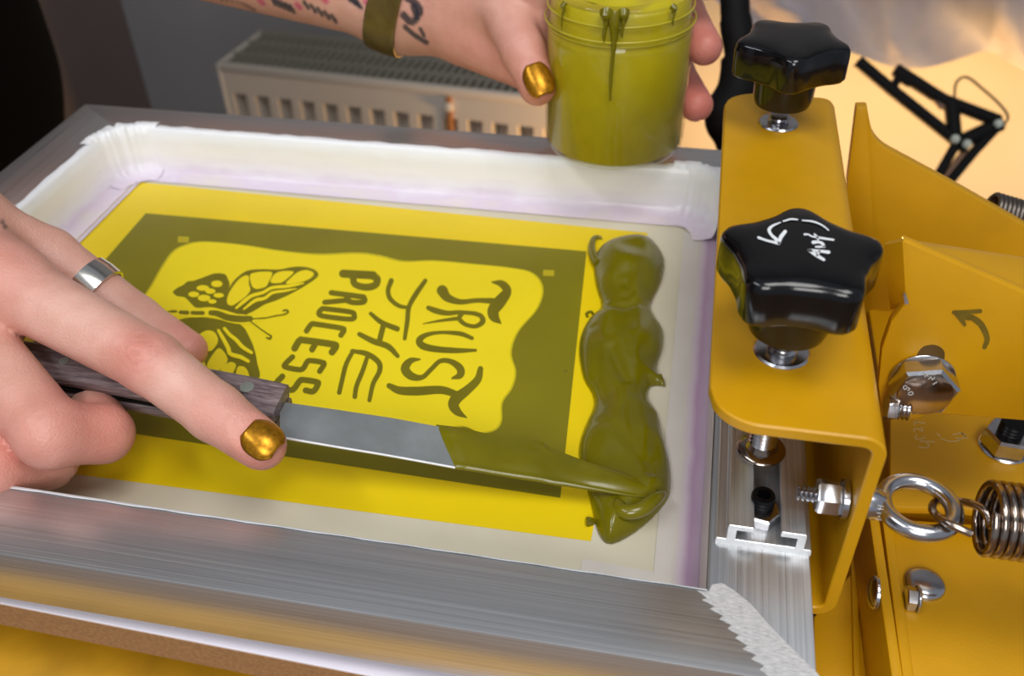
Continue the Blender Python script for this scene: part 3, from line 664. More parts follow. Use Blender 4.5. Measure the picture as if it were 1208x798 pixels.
# second spring far right behind the side plate
s2 = thing('counter_spring', 'dark grey spring running behind the far yellow plate', 'spring', atY(1190, 236, YA + 26))
sa, sb = atY(1170, 246, YA + 26), atY(1300, 284, YA + 26); dv = (sb - sa); Ls = np.linalg.norm(dv); X, Yv, A = frame_axes(dv)
hel2 = [sa + A * Ls * t + 8.0 * (math.cos(2 * math.pi * 26 * t) * X + math.sin(2 * math.pi * 26 * t) * Yv) for t in np.linspace(0, 1, 26 * 22)]
v, f = tube_g(hel2, 1.4, 10); mesh('coil', v, f, simple('grey_spring', rgb(120, 112, 104), 0.35, 0.9), s2, 60)
# ================================================================== JAR OF INK
JD = 545.0; jb = atD(724, 164, JD); JX, JY, JZ = jb
zr = float(atY(738, 15, JY - 37)[2]) - JZ                     # height of the rim
jr = thing('ink_jar', 'clear plastic jar of olive ink held above the far rail', 'jar', jb)
lip = [(36.5, 0), (38.4, 0.7), (39.4, 2.4), (39.8, 6), (40.0, zr - 24), (39.8, zr - 20.5), (38.4, zr - 18.5), (38.2, zr - 16.5), (40.0, zr - 15.4), (40.0, zr - 13.6), (38.0, zr - 12.6), (37.6, zr - 8.8), (38.7, zr - 7.8), (38.7, zr - 6.6), (37.5, zr - 5.6), (37.3, zr - 0.8), (36.6, zr), (36.0, zr - 0.8), (36.0, zr - 14), (38.6, zr - 22), (38.8, 3.2), (36.5, 1.8)]
v, f = lathe_g(lip, jb, n=72); mesh('jar_body', v, f, M_glass, jr, 40)
for zz_, rr_ in ((zr - 14.5, 40.1), (zr - 17.5, 38.7), (zr - 7.2, 38.8)):
    v, f = lathe_g([(rr_ + 0.55 * math.cos(q), zz_ + 0.55 * math.sin(q)) for q in np.linspace(0, 2 * math.pi, 9)[:-1]], jb, n=72, close=True); mesh('thread_ring', v, f, M_neck, jr, 60)
ikt = thing('ink_fill', 'thick olive ink filling the clear jar to its rim', 'ink', jb + [0, 0, 2])
rs = np.random.RandomState(3)
prof = [(0.1, 2.0), (36.2, 2.1), (38.5, 3.6), (38.6, zr - 22.2), (37.2, zr - 14.2), (37.1, zr - 3.5), (35.8, zr - 1.4)]
v, f = lathe_g(prof, jb, n=72); f = f[:-1]; k0 = len(v) - 72; nn_ = 10
for j in range(1, nn_):
    for k in range(72):
        t = 2 * math.pi * k / 72; r = 35.8 * (1 - j / nn_)
        v.append(jb + np.array([r * math.cos(t), r * math.sin(t), zr - 1.6 - 0.9 * math.sin(math.pi * min(1, 2.2 * j / nn_)) + 3.0 * math.sin(3 * t + j * 0.9) * (r / 35.2) * (j / nn_) + 2.5 * min(1, 1.6 * j / nn_ - 0.16) * math.sin(r * 0.35 + t * 2)]))
for j in range(nn_ - 1):
    for k in range(72):
        q = (k + 1) % 72; f.append((k0 + j * 72 + k, k0 + j * 72 + q, k0 + (j + 1) * 72 + q, k0 + (j + 1) * 72 + k))
f.append(tuple(range(k0 + (nn_ - 1) * 72, k0 + nn_ * 72)))
mesh('ink_mass', v, f, M_inkj, ikt, 60)
def drip(ang, top, ln, w, r=38.9):
    P = []; W = []
    for i in range(12):
        t = i / 11; z = JZ + zr + top - ln * t; rr = r + (1.4 if t < 0.3 else 1.2) - (1.0 if 0.15 < t < 0.3 else 0)
        if t < 0.08: rr -= 2
        P.append((JX + rr * math.cos(ang + 0.01 * math.sin(6 * t)), JY + rr * math.sin(ang + 0.01 * math.sin(6 * t)), z)); W.append(w * (1 - 0.72 * min(1, t * 2.2)) * (1 if t < 0.85 else 0.6))
    v, f = tube_g(P, W, 10); return mesh('ink_drip', v, f, M_ink, ikt, 60)
drip(-1.55, 0.6, 46, 3.4); drip(-1.66, 0.6, 15, 3.4); drip(-1.44, 0.6, 12, 3.2); drip(-2.3, 0.4, 14, 1.5); drip(-0.75, 0.3, 9, 1.8)
# ================================================================== PALETTE KNIFE
kz = lambda px: 31.0 - 24.5 * (px - 335) / (770 - 335)       # height of the blade along its length
kf = thing('palette_knife', 'palette knife with worn grey wooden handle, blade tip dipped in ink', 'palette knife', at(500, 520, 12))
top_e = [(330, 474), (400, 484), (460, 493), (515, 503), (600, 524), (690, 548), (745, 565), (772, 575)]
bot_e = [(330, 516), (400, 528), (460, 538), (537, 552), (600, 561), (690, 576), (745, 585), (768, 588)]
def blade_pts(off_t, off_b): return [at(px, py, kz(px) + off_t) for px, py in top_e], [at(px, py, kz(px) + off_b) for px, py in bot_e]
Tt, Bt = blade_pts(2.2, 0); n = len(Tt); g = Geo()
v = Tt + Bt + [p + [0, 0, -0.9] for p in Tt] + [p + [0, 0.2, -0.9] for p in Bt]; f = []
for i in range(n - 1):
    f += [(i, n + i, n + i + 1, i + 1), (2 * n + i, 2 * n + i + 1, 3 * n + i + 1, 3 * n + i), (i, i + 1, 2 * n + i + 1, 2 * n + i), (n + i, 3 * n + i, 3 * n + i + 1, n + i + 1)]
f += [(0, 2 * n, 3 * n, n), (n - 1, 2 * n - 1, 4 * n - 1, 3 * n - 1)]
mesh('blade', v, f, M_blade, kf, 40)
eb_ = [p + [0, -0.15, 0.18] for p in Bt[:4]]; v, f = tube_g(cr(eb_, 4), 0.55, 8); mesh('blade_edge', v, f, M_aluC, kf, 60)
# ink coat on the outer half of the blade
top_i = [(514, 501), (545, 505), (575, 512), (600, 517), (625, 519), (640, 522), (650, 528), (690, 544), (745, 562), (775, 573)]
bot_i = [(538, 554), (560, 557), (590, 562), (615, 566), (640, 570), (655, 573), (670, 575), (700, 580), (745, 587), (773, 590)]
m = 14; v = []; f = []; rs = np.random.RandomState(11)
ti = cr([(*p,) for p in top_i], 5); bi = cr([(*p,) for p in bot_i], 5); nI = len(ti)
for i in range(nI):
    for k in range(m + 1):
        t = k / m; px = ti[i][0] * (1 - t) + bi[i][0] * t; py = ti[i][1] * (1 - t) + bi[i][1] * t
        q = 1.7 * (math.sin(math.pi * min(1, max(0.02, t)))) ** 0.4 + 0.7 * math.exp(-((t - 0.12) / 0.07) ** 2) * (math.sin(i * 0.55) + math.sin(i * 0.23 + 1)) * 0.5 + 0.5 * math.sin(i * 0.35 + t * 3) * math.sin(math.pi * t) + 1.3 * math.exp(-((t - 0.93) / 0.05) ** 2)
        if i < 3: q *= (i + 0.3) / 3
        v.append(at(px, py, kz(px) + 2.2 * (1 - t) + q - 0.2))
for i in range(nI - 1):
    for k in range(m): f.append((i * (m + 1) + k, i * (m + 1) + k + 1, (i + 1) * (m + 1) + k + 1, (i + 1) * (m + 1) + k))
mesh('ink_coat', v, f, M_ink, kf, 180)
# handle: two wooden scales with the tang between them
h1 = at(334, 484, 31.5); h0 = at(22, 431, 40.0); hd = (h0 - h1); HL = np.linalg.norm(hd); ha = hd / HL
nv = np.cross(ha, [0, 0, 1]); hs = nv / np.linalg.norm(nv); hn = np.cross(hs, ha)
if hn[2] < 0: hn = -hn
tilt = math.radians(5); 
hs2 = hs * math.cos(tilt) + hn * math.sin(tilt); hn2 = hn * math.cos(tilt) - hs * math.sin(tilt)
if hs2[1] < 0: sgn = -1
else: sgn = 1
def scale_(z0, z1, name, wid=9.6):
    v = []; f = []; st = 26; sec_ = []
    for a in np.linspace(0, 2 * math.pi, 25)[:-1]:
        cx_ = abs(math.cos(a)) ** 0.45 * (1 if math.cos(a) > 0 else -1); cy_ = abs(math.sin(a)) ** 0.45 * (1 if math.sin(a) > 0 else -1)
        sec_.append((cx_, cy_))
    for i in range(st + 1):
        t = i / st; w = wid * (0.93 + 0.12 * math.sin(math.pi * min(1, t * 1.3 + 0.1))) ; zz0 = z0; zz1 = z1 * (1 + 0.12 * math.sin(math.pi * t)) if abs(z1) > abs(z0) else z1
        if i == 0: w *= 0.97
        for cx_, cy_ in sec_:
            zc = (z0 + zz1) / 2 + (zz1 - z0) / 2 * cy_
            v.append(h1 + ha * HL * t + hs2 * w * cx_ + hn2 * zc)
    S = len(sec_)
    for i in range(st):
        for k in range(S): q = (k + 1) % S; f.append((i * S + k, i * S + q, (i + 1) * S + q, (i + 1) * S + k))
    f.append(tuple(range(S))[::-1]); f.append(tuple(range(st * S, st * S + S)))
    bm = bmesh.new(); vs = [bm.verts.new(tuple(p)) for p in v]
    for q in f: bm.faces.new([vs[k] for k in q])
    bmesh.ops.recalc_face_normals(bm, faces=bm.faces[:]); v, f = from_bm(bm)
    return mesh(name, v, f, M_wood, kf, 40)
scale_(0.8, 7.6, 'handle_scale'); scale_(-7.6, -0.8, 'handle_scale')
v, f = prism_g([h1 + hs2 * 8.9 + ha * 0.6 - hn2 * 0.9, h1 - hs2 * 8.9 + ha * 0.6 - hn2 * 0.9, h0 - hs2 * 9.0 - hn2 * 0.9, h0 + hs2 * 9.0 - hn2 * 0.9], hn2 * 1.8, 0); mesh('tang', v, f, M_blackm, kf)
for t in (0.13, 0.5, 0.8):
    v, f = lathe_g([(0.1, -0.4), (3.0, -0.3), (2.9, 0.25), (1.8, 0.4), (0.1, 0.45)], h1 + ha * HL * t + hn2 * 7.75 + hs2 * (2.6 if t < 0.2 else 0) * sgn, hn2, 24); mesh('rivet', v, f, M_rivet, kf, 50)
# ================================================================== DISTANCE-FIELD SURFACES (sparse surface nets)
def surface(fn, lo, hi, h, B=16):
    lo = np.array(lo, np.float64); nb = np.ceil((np.array(hi) - lo) / (B * h)).astype(int)
    NJ, NK = nb[1] * B + 4, nb[2] * B + 4
    gx, gy, gz = np.meshgrid(*[np.arange(n) for n in nb], indexing='ij'); bl = np.stack([gx.ravel(), gy.ravel(), gz.ravel()], 1)
    cen = lo + (bl + 0.5) * B * h; dc = fn(cen, None, None); rad = B * h * 0.8661
    act = bl[np.abs(dc) < rad + 4.0 + 0.15 * rad]
    L = np.arange(B + 1); gi, gj, gk = np.meshgrid(L, L, L, indexing='ij'); off = np.stack([gi.ravel(), gj.ravel(), gk.ravel()], 1)
    VI, VP, FA = [], [], []
    cid = lambda i, j, k: (i.astype(np.int64) * NJ + j) * NK + k
    corners = [(a, b, c) for a in (0, 1) for b in (0, 1) for c in (0, 1)]
    edges = [(p, q) for p in range(8) for q in range(p + 1, 8) if sum(abs(corners[p][t] - corners[q][t]) for t in range(3)) == 1]
    for b in act:
        o = lo + b * B * h; P = o + off * h
        D = fn(P, o + B * h / 2, rad).reshape(B + 1, B + 1, B + 1); S = D < 0
        if S.all() or not S.any(): continue
        cs = np.stack([S[a:a + B, c:c + B, d:d + B] for a, c, d in corners]); mixed = cs.any(0) & ~cs.all(0)
        ii, jj, kk = np.nonzero(mixed)
        cd = np.stack([D[ii + a, jj + c, kk + d] for a, c, d in corners], 1)
        acc = np.zeros((len(ii), 3)); cnt = np.zeros(len(ii))
        for p, q in edges:
            dp, dq = cd[:, p], cd[:, q]; m = (dp < 0) != (dq < 0); t = np.where(m, dp / np.where(m, dp - dq, 1), 0)
            cp, cq = np.array(corners[p]), np.array(corners[q]); acc += m[:, None] * (cp + t[:, None] * (cq - cp)); cnt += m
        pos = o + (np.stack([ii, jj, kk], 1) + acc / cnt[:, None]) * h
        VI.append(cid(b[0] * B + ii + 1, b[1] * B + jj + 1, b[2] * B + kk + 1)); VP.append(pos)
        for ax in range(3):
            A = S[:B, :B, :B]; Bq = S[1:, :B, :B] if ax == 0 else (S[:B, 1:, :B] if ax == 1 else S[:B, :B, 1:])
            m = A != Bq; i, j, k = np.nonzero(m); s = A[i, j, k]
            gi_, gj_, gk_ = b[0] * B + i + 1, b[1] * B + j + 1, b[2] * B + k + 1
            if ax == 0: q = [cid(gi_, gj_ - 1, gk_ - 1), cid(gi_, gj_, gk_ - 1), cid(gi_, gj_, gk_), cid(gi_, gj_ - 1, gk_)]
            elif ax == 1: q = [cid(gi_ - 1, gj_, gk_ - 1), cid(gi_ - 1, gj_, gk_), cid(gi_, gj_, gk_), cid(gi_, gj_, gk_ - 1)]
            else: q = [cid(gi_ - 1, gj_ - 1, gk_), cid(gi_, gj_ - 1, gk_), cid(gi_, gj_, gk_), cid(gi_ - 1, gj_, gk_)]
            q = np.stack(q, 1); q = np.where(s[:, None], q, q[:, ::-1]); FA.append(q)
    VI = np.concatenate(VI); VP = np.concatenate(VP); FA = np.concatenate(FA)
    o_ = np.argsort(VI); VI = VI[o_]; VP = VP[o_]
    ix = np.searchsorted(VI, FA); ix = np.clip(ix, 0, len(VI) - 1); ok = (VI[ix] == FA).all(1)
    return VP, ix[ok]
def smin(a, b, k):
    h = np.clip(0.5 + 0.5 * (b - a) / k, 0, 1); return b * (1 - h) + a * h - k * h * (1 - h)
class Cap:
    def __init__(s, a, b, ra, rb, flat=None):
        s.a = np.array(a, float); s.b = np.array(b, float); s.ra = ra; s.rb = rb; s.ba = s.b - s.a; s.bb = s.ba @ s.ba + 1e-9
        s.c = (s.a + s.b) / 2; s.R = np.linalg.norm(s.ba) / 2 + max(ra, rb)
    def d(s, P):
        pa = P - s.a; h = np.clip(pa @ s.ba / s.bb, 0, 1); q = pa - h[:, None] * s.ba
        return np.sqrt(np.einsum('ij,ij->i', q, q)) - (s.ra + (s.rb - s.ra) * h)
def chain(pts, rs): return [Cap(pts[i], pts[i + 1], rs[i], rs[i + 1]) for i in range(len(pts) - 1)]
class Body:
    def __init__(s, core, kc, limbs, kl, bumps=(), fields=()):
        s.core, s.kc, s.limbs, s.kl, s.bumps, s.fields = core, kc, limbs, kl, bumps, fields
    def near(s, prims, c, r):
        return prims if c is None else [p for p in prims if np.linalg.norm(p.c - c) < p.R + r + 45]
    def __call__(s, P, c, r):
        d = np.full(len(P), 1e4)
        for p in s.near(s.core, c, r): d = smin(d, p.d(P), s.kc) if d[0] < 9e3 or d.min() < 9e3 else p.d(P)
        out = d.copy()
        for L_ in s.limbs:
            q = s.near(L_, c, r)
            if not q: continue
            e = q[0].d(P)
            for p in q[1:]: e = smin(e, p.d(P), 3.0)
            out = np.minimum(out, smin(d, e, s.kl))
        for cc, rr, am in s.bumps:
            if c is not None and np.linalg.norm(cc - c) > r + 3 * rr: continue
            dd = P - cc; out = out - am * np.exp(-np.einsum('ij,ij->i', dd, dd) / rr ** 2)
        for cc, fr_, fn in s.fields:
            if c is not None and np.linalg.norm(cc - c) > r + fr_: continue
            out = out - fn(P)
        return out
# ------------------------------------------------------------------ ink puddle
OUT = [(735, 284), (755, 283), (773, 291), (784, 310), (780, 335), (768, 362), (772, 376), (782, 392), (782, 412), (776, 432), (776, 444), (783, 456), (768, 458), (765, 474), (776, 492), (782, 520), (790, 550), (791, 580), (784, 597), (760, 622), (730, 641), (714, 642), (704, 627), (698, 602), (692, 580), (684, 552), (683, 528), (690, 505), (700, 482), (698, 466), (688, 448), (683, 420), (685, 398), (694, 380), (709, 364), (703, 340), (700, 316), (704, 300), (715, 290)]
OW = np.array([at(p[0], p[1])[:2] for p in OUT]); OW = np.array(cr(OW, 3, True))
def poly_sd(Q):
    d = np.full(len(Q), 1e9); ins = np.zeros(len(Q), bool); n = len(OW)
    for i in range(n):
        a, b = OW[i], OW[(i + 1) % n]; e = b - a; w = Q - a; t = np.clip(w @ e / (e @ e), 0, 1); q = w - t[:, None] * e
        d = np.minimum(d, np.einsum('ij,ij->i', q, q))
        c1 = (Q[:, 1] >= a[1]); c2 = (Q[:, 1] < b[1]); c3 = e[0] * w[:, 1] > e[1] * w[:, 0]
        ins ^= ((c1 & c2 & c3) | (~c1 & ~c2 & ~c3))
    return np.sqrt(d) * np.where(ins, -1, 1)
lump = [(at(742, 325), 13, 3.0), (at(728, 420), 16, 3.2), (at(735, 520), 17, 2.5), (at(772, 585), 9, 3.5), (at(720, 620), 9, 2.5), (at(765, 415), 8, 2), (at(775, 525), 7, 2.2)]
crease = [([(737, 350), (745, 358), (738, 364)], 1.6), ([(712, 372), (735, 376), (752, 372)], 1.5), ([(720, 430), (728, 445), (738, 462)], 2.2), ([(770, 500), (772, 540), (766, 575)], 2.2), ([(748, 330), (752, 400), (750, 440)], -1.0), ([(710, 590), (725, 600), (732, 612)], 1.8), ([(700, 400), (705, 430), (702, 455)], 1.2), ([(745, 480), (742, 510), (748, 540)], 0.8), ([(690, 505), (720, 520), (760, 560)], 0.9)]
CW = [(np.array([at(*p)[:2] for p in pts]), am) for pts, am in crease]
def f_ink(P, c, r):
    s = poly_sd(P[:, :2]); w = 13.0; hh = 8.5
    for cc, rr, am in lump: hh = hh + am * np.exp(-((P[:, 0] - cc[0]) ** 2 + (P[:, 1] - cc[1]) ** 2) / rr ** 2)
    for pts, am in CW:
        d = np.full(len(P), 1e9)
        for i in range(len(pts) - 1):
            e = pts[i + 1] - pts[i]; q = P[:, :2] - pts[i]; t = np.clip(q @ e / (e @ e), 0, 1); q = q - t[:, None] * e; d = np.minimum(d, np.einsum('ij,ij->i', q, q))
        hh = hh - 0.65 * am * np.exp(-d / 8.0)
    hh = hh + 0.35 * np.sin(P[:, 0] * 0.31 + 1.3 * np.sin(P[:, 1] * 0.13)) + 0.3 * np.sin(P[:, 1] * 0.23 + P[:, 0] * 0.1)
    hh = np.maximum(hh, 3)
    a = np.maximum(s + w, 0); b = np.maximum(P[:, 2], 0) * w / hh
    return (np.sqrt(a * a + b * b) - w) * np.minimum(1, hh / w)
lo = [OW[:, 0].min() - 4, OW[:, 1].min() - 4, -0.7]; hi = [OW[:, 0].max() + 4, OW[:, 1].max() + 4, 18]
v, f = surface(lambda P, c, r: np.maximum(f_ink(P, c, r), -(P[:, 2] - 0.15)), lo, hi, 0.75)
ip = thing('ink_puddle', 'thick glossy strip of olive ink poured along the right side of the mesh', 'ink', (np.mean(OW[:, 0]), np.mean(OW[:, 1]), 0))
mesh('ink_mass', v, f, M_ink, ip, 180)
t1 = [at(706, 312, 3), at(701, 304, 2.5), at(698, 294, 2.2), at(699, 285, 2.2), at(703, 280, 1.8), at(710, 281, 1.2)]
v, f = tube_g(cr(t1, 6), list(np.linspace(3.0, 0.9, 31)), 10); mesh('ink_curl', v, f, M_ink, ip, 60)
t1 = [at(693, 374, 0.8), at(692, 370, 0.9), at(697, 368, 0.9), at(700, 371, 0.8)]; v, f = tube_g(cr(t1, 5), 0.7, 8); mesh('ink_speck', v, f, M_ink, ip, 60)
v, f = lathe_g([(0.8, 0), (0.6, 0.3), (0.05, 0.35)], at(667, 438, 0.4), n=10); mesh('ink_speck', v, f, M_ink, ip, 60)
t1 = [at(776, 446, 2.0), at(781, 452, 1.6), at(784, 456, 1.0)]; v, f = tube_g(cr(t1, 5), list(np.linspace(2.6, 0.4, 11)), 8); mesh('ink_curl', v, f, M_ink, ip, 60)
t1 = [at(697, 617, 2.0), at(694, 613, 1.6), at(692, 611, 1.0)]; v, f = tube_g(cr(t1, 5), list(np.linspace(2.2, 0.4, 11)), 8); mesh('ink_curl', v, f, M_ink, ip, 60)
# folds of ink pushed up in front of the knife tip
t1 = [at(727, 592, 7), at(735, 604, 9), at(755, 602, 10), at(772, 590, 10), at(783, 582, 8)]; v, f = tube_g(cr(t1, 7), [2, 2.4, 2.8, 3, 3, 3, 3.1, 3.2, 3.2, 3.2, 3.2, 3.2, 3.2, 3.2, 3.2, 3.2, 3.2, 3.2, 3.2, 3, 3, 2.8, 2.8, 2.6, 2.4, 2.2, 2, 1.6, 1.2], 12); mesh('ink_curl', v, f, M_ink, ip, 60)
# ================================================================== PERSON
pe = thing('person', 'person in black at the left holding the knife and the ink jar', 'person', (-795, 640, -1300))
# right hand, closed round the knife handle with the index finger stretched along it
RW = atD(-125, 290, 402); RE = np.array([-640., 235, 195]); RS = np.array([-780., 440, 440])
I = [atD(12, 338, 393), atD(178, 428, 374), atD(254, 487, 366), atD(309, 526, 363)]; Ir = [15.5, 12.6, 11.3, 9.6]
Mi = [atD(-42, 392, 392), atD(60, 512, 362), atD(122, 512, 378), atD(112, 482, 400)]; Mr = [15.0, 13.4, 11.6, 10.2]
Ri = [atD(-88, 432, 396), atD(-10, 550, 366), atD(56, 545, 384), atD(60, 505, 402)]; Rr = [14.2, 12.4, 11, 9.6]
Pi = [atD(-128, 458, 402), atD(-72, 560, 374), atD(-10, 560, 390), atD(0, 525, 404)]; Pr = [12.8, 11, 10, 8.8]
Th = [atD(-45, 266, 414), atD(58, 303, 430), atD(160, 378, 433), atD(222, 413, 428)]; Tr = [17.5, 13.2, 11.6, 8.8]
# left hand, round the jar
LW = atD(478, -4, 582); LE = atD(-120, -195, 605); LS = np.array([-730., 800, 420])
def cyl(ang, rad, py):
    a = math.radians(ang); x, y = JX + rad * math.cos(a), JY + rad * math.sin(a); zs = np.linspace(JZ - 60, JZ + 220, 1500)
    pr = proj(np.stack([np.full(1500, x), np.full(1500, y), zs], 1)); return np.array([x, y, zs[np.argmin(abs(pr[:, 1] - py))]])
RJ = 40.0
def finger(tip_y, mcp, aT, rr, dz=(0, 2, 3)):
    T = cyl(aT, RJ + rr[3] * 0.85, tip_y); R3 = T[2]
    def on(a, r, z): return np.array([JX + r * math.cos(math.radians(a)), JY + r * math.sin(math.radians(a)), z])
    Dp = on(aT + 34, RJ + rr[2] + 1, R3 + 9); Pp = on(aT + 76, RJ + rr[1] + 2, (R3 + 9) * 0.45 + mcp[2] * 0.55); return [mcp, Pp, Dp, T]
def onj(a, r, z): return np.array([JX + r * math.cos(math.radians(a)), JY + r * math.sin(math.radians(a)), z])
m4 = cyl(163, RJ + 15, 74)
LM = [onj(156, RJ + 16, m4[2] + 66), onj(157, RJ + 17, m4[2] + 44), onj(159, RJ + 16, m4[2] + 22), m4]
Lr = [[14.5, 12.2, 11, 9.4], [14.5, 12.4, 11.2, 9.8], [14, 12, 10.8, 9.6], [12.5, 10.8, 9.6, 8.4]]
LF = [finger(-22, LM[0], 22, Lr[0]), finger(56, LM[1], 17, Lr[1]), finger(124, LM[2], 20, Lr[2]), finger(150, LM[3], 52, Lr[3])]
LT = [atD(540, 10, 556), atD(592, 6, 528), atD(617, 60, 514), atD(634, 102, 511)]; LTr = [17.5, 14.2, 12.4, 10.2]
core = []
for q, r in ((I[0], 15.5), (Mi[0], 15), (Ri[0], 14.5), (Pi[0], 13.5)): core.append(Cap(RW, q, 27, r))
core += [Cap(RW, Th[0], 27, 19), Cap(I[0] * 0.6 + Th[0] * 0.4, Th[0], 12, 16), Cap(I[0], Mi[0], 14, 14), Cap(Mi[0], Ri[0], 14, 13.5), Cap(Ri[0], Pi[0], 13.5, 12.5)]
core += [Cap(RW, RW * 0.45 + RE * 0.55, 27, 44), Cap(RW * 0.45 + RE * 0.55, RE, 44, 46), Cap(RE, RS, 48, 58)]
for q, r in zip(LM, (14.5, 14.5, 14, 13)): core.append(Cap(LW, q, 27, r))
core += [Cap(LW, LT[0], 27, 20), Cap(LM[3], LW * 0.45 + LM[3] * 0.55, 13, 17)]
core += [Cap(LW, LW * 0.45 + LE * 0.55, 29, 46), Cap(LW * 0.45 + LE * 0.55, LE, 46, 47), Cap(LE, LS, 49, 60)]
CH0 = (RS + LS) / 2 + [-20, 20, 10]
core += [Cap(RS, CH0, 62, 70), Cap(LS, CH0, 62, 70), Cap(CH0, (-795, 640, 60), 90, 90), Cap((-795, 640, 60), (-795, 640, -120), 90, 90), Cap(CH0, CH0 + [40, 0, 130], 50, 46)]
limbs = [chain(I, Ir), chain(Mi, Mr), chain(Ri, Rr), chain(Pi, Pr), chain(Th, Tr), chain(LT, LTr)] + [chain(LF[i], Lr[i]) for i in range(4)]
def unit(a): return a / np.linalg.norm(a)
def dorsal(a, b, up=None):
    """direction on the back of the bone a-b that looks at the camera"""
    t = unit(b - a); q = unit(CAMP - (a + b) / 2) if up is None else unit(np.array(up, float)); return unit(q - t * (q @ t)), t
nI, tI = dorsal(I[1], I[2]); cPIP = I[1] + nI * Ir[1] * 0.9
def wr_pip(P):
    q = P - cPIP; x = q @ tI; w = q @ np.cross(nI, tI); rr = np.sqrt(x * x * 1.0 + w * w * 1.7)
    rr = rr + 0.8 * np.sin(0.55 * x + 0.9 * w + 1) + 0.5 * np.sin(1.3 * w - 0.4 * x)
    return 0.34 * np.cos(rr * 1.7 + 0.5) * np.exp(-(rr / 8.5) ** 2) + 0.6 * np.exp(-(rr / 6.0) ** 2)
nD, tD = dorsal(I[2], I[3]); cDIP = I[2] + nD * Ir[2] * 0.9
def wr_dip(P):
    q = P - cDIP; x = q @ tD; w = q @ np.cross(nD, tD); return 0.22 * np.cos(x * 2.4) * np.exp(-(x / 4.5) ** 2 - (w / 8) ** 2)
nM, tM = dorsal(Mi[0], Mi[1]); cM = Mi[1] + nM * Mr[1] * 0.8
def wr_mid(P):
    q = P - cM; x = q @ tM; w = q @ np.cross(nM, tM); return 0.25 * np.cos(x * 1.8) * np.exp(-(x / 6) ** 2 - (w / 9) ** 2) + 0.5 * np.exp(-(x / 7) ** 2 - (w / 7) ** 2)
nL, tL = dorsal(LT[1], LT[2]); cL = LT[2] + nL * LTr[2] * 0.8
def wr_thumb(P):
    q = P - cL; x = q @ tL; w = q @ np.cross(nL, tL); return 0.25 * np.cos(x * 1.8) * np.exp(-(x / 5) ** 2 - (w / 8) ** 2)
def tip_groove(T, B, r, n):
    t = unit(T - B); c = T + n * r * 0.9 - t * 4.0
    def fn(P):
        q = P - c; x = q @ t; w = q @ np.cross(n, t); rr = np.sqrt((x / 1.1) ** 2 + (w / 1.0) ** 2); return 0.55 * np.exp(-((rr - 8.0) / 1.6) ** 2) - 0.35 * np.exp(-(rr / 6) ** 2)
    return (c, 24, fn)
nNI = unit(nD * 0.80 + np.cross(nD, tD) * 0.0 + np.array([0.35, 0.0, 0.25])); nNI = unit(nNI - tD * (nNI @ tD))
tLT = unit(LT[3] - LT[2]); nNL = unit(CAMP - LT[3]); nNL = unit(nNL - tLT * (nNL @ tLT)); nNL = unit(nNL + 0.25 * np.array([1, 0, 0])); nNL = unit(nNL - tLT * (nNL @ tLT))
fields = [(cPIP, 30, wr_pip), (cDIP, 20, wr_dip), (cM, 28, wr_mid), (cL, 24, wr_thumb), tip_groove(I[3], I[2], Ir[3], nNI), tip_groove(LT[3], LT[2], LTr[3], nNL)]
bumps = [(I[0] + nI * 12, 14, 1.5), (Mi[0] + nM * 11, 14, 1.5), (Mi[1] + nM * 8, 10, 0.6), (I[2] * 0.45 + I[3] * 0.55 - nD * 7, 9, 1.3), (LT[3] - nNL * 6, 8, 1.0)]
body = Body(core, 13.0, limbs, 6.0, bumps, fields)
v, f = surface(body, (-1010, 180, -150), (60, 1000, 640), 1.3)
bo = mesh('body', v, f, M_skin, pe, 180)
# ---- skin colour: pink knuckles and tips, tattoos on the left forearm
V = np.array(v); colr = np.tile(np.array([lin(220), lin(170), lin(153)]), (len(V), 1))
def tint(c, r, col, s):
    global colr
    d = V - c; w = (s * np.exp(-np.einsum('ij,ij->i', d, d) / r ** 2))[:, None]; colr = colr * (1 - w) + w * np.array([lin(q) for q in col])
PINK = (212, 118, 106); PALE = (236, 192, 176)
for p, r, s in ((I[0] + nI * 10, 22, 0.45), (I[1] + nI * 10, 13, 0.6), (I[2] + nD * 6, 9, 0.35), (I[3], 15, 0.75), (Mi[1], 18, 0.6), (Mi[2], 16, 0.75), (Ri[1], 18, 0.6), (Th[3], 16, 0.6), (LT[3], 15, 0.7), (LT[2], 13, 0.4), (LF[1][3], 20, 0.9), (LF[2][3], 20, 1.0), (LF[1][2], 16, 0.6), (LF[2][2], 16, 0.6), (m4, 26, 0.55), (LW * 0.4 + m4 * 0.6, 30, 0.45)): tint(p, r, PINK, s)
for p, r, s in ((I[1] * 0.5 + I[2] * 0.5 + nI * 11, 11, 0.5), (I[0] * 0.5 + I[1] * 0.5 + nI * 12, 20, 0.35), (LW, 30, 0.3)): tint(p, r, PALE, s)
for cc, tt, nn_, lam, R_, s_ in ((cPIP, tI, nI, 1.7, 8.5, 0.22),):
    q = V - cc; x = q @ tt; w_ = q @ np.cross(nn_, tt); h_ = q @ nn_; rr_ = np.sqrt(x * x + w_ * w_ * 1.7); rr_ = rr_ + 0.8 * np.sin(0.55 * x + 0.9 * w_ + 1) + 0.5 * np.sin(1.3 * w_ - 0.4 * x)
    k = (s_ * np.clip(-np.cos(rr_ * lam + 0.5), 0, 1) * np.exp(-(rr_ / R_) ** 2) * (h_ > -7))[:, None]; colr = colr * (1 - k) + k * np.array([lin(150), lin(70), lin(64)])
pr = proj(V); facing = (pr[:, 2] < 640) & (pr[:, 0] > 200)
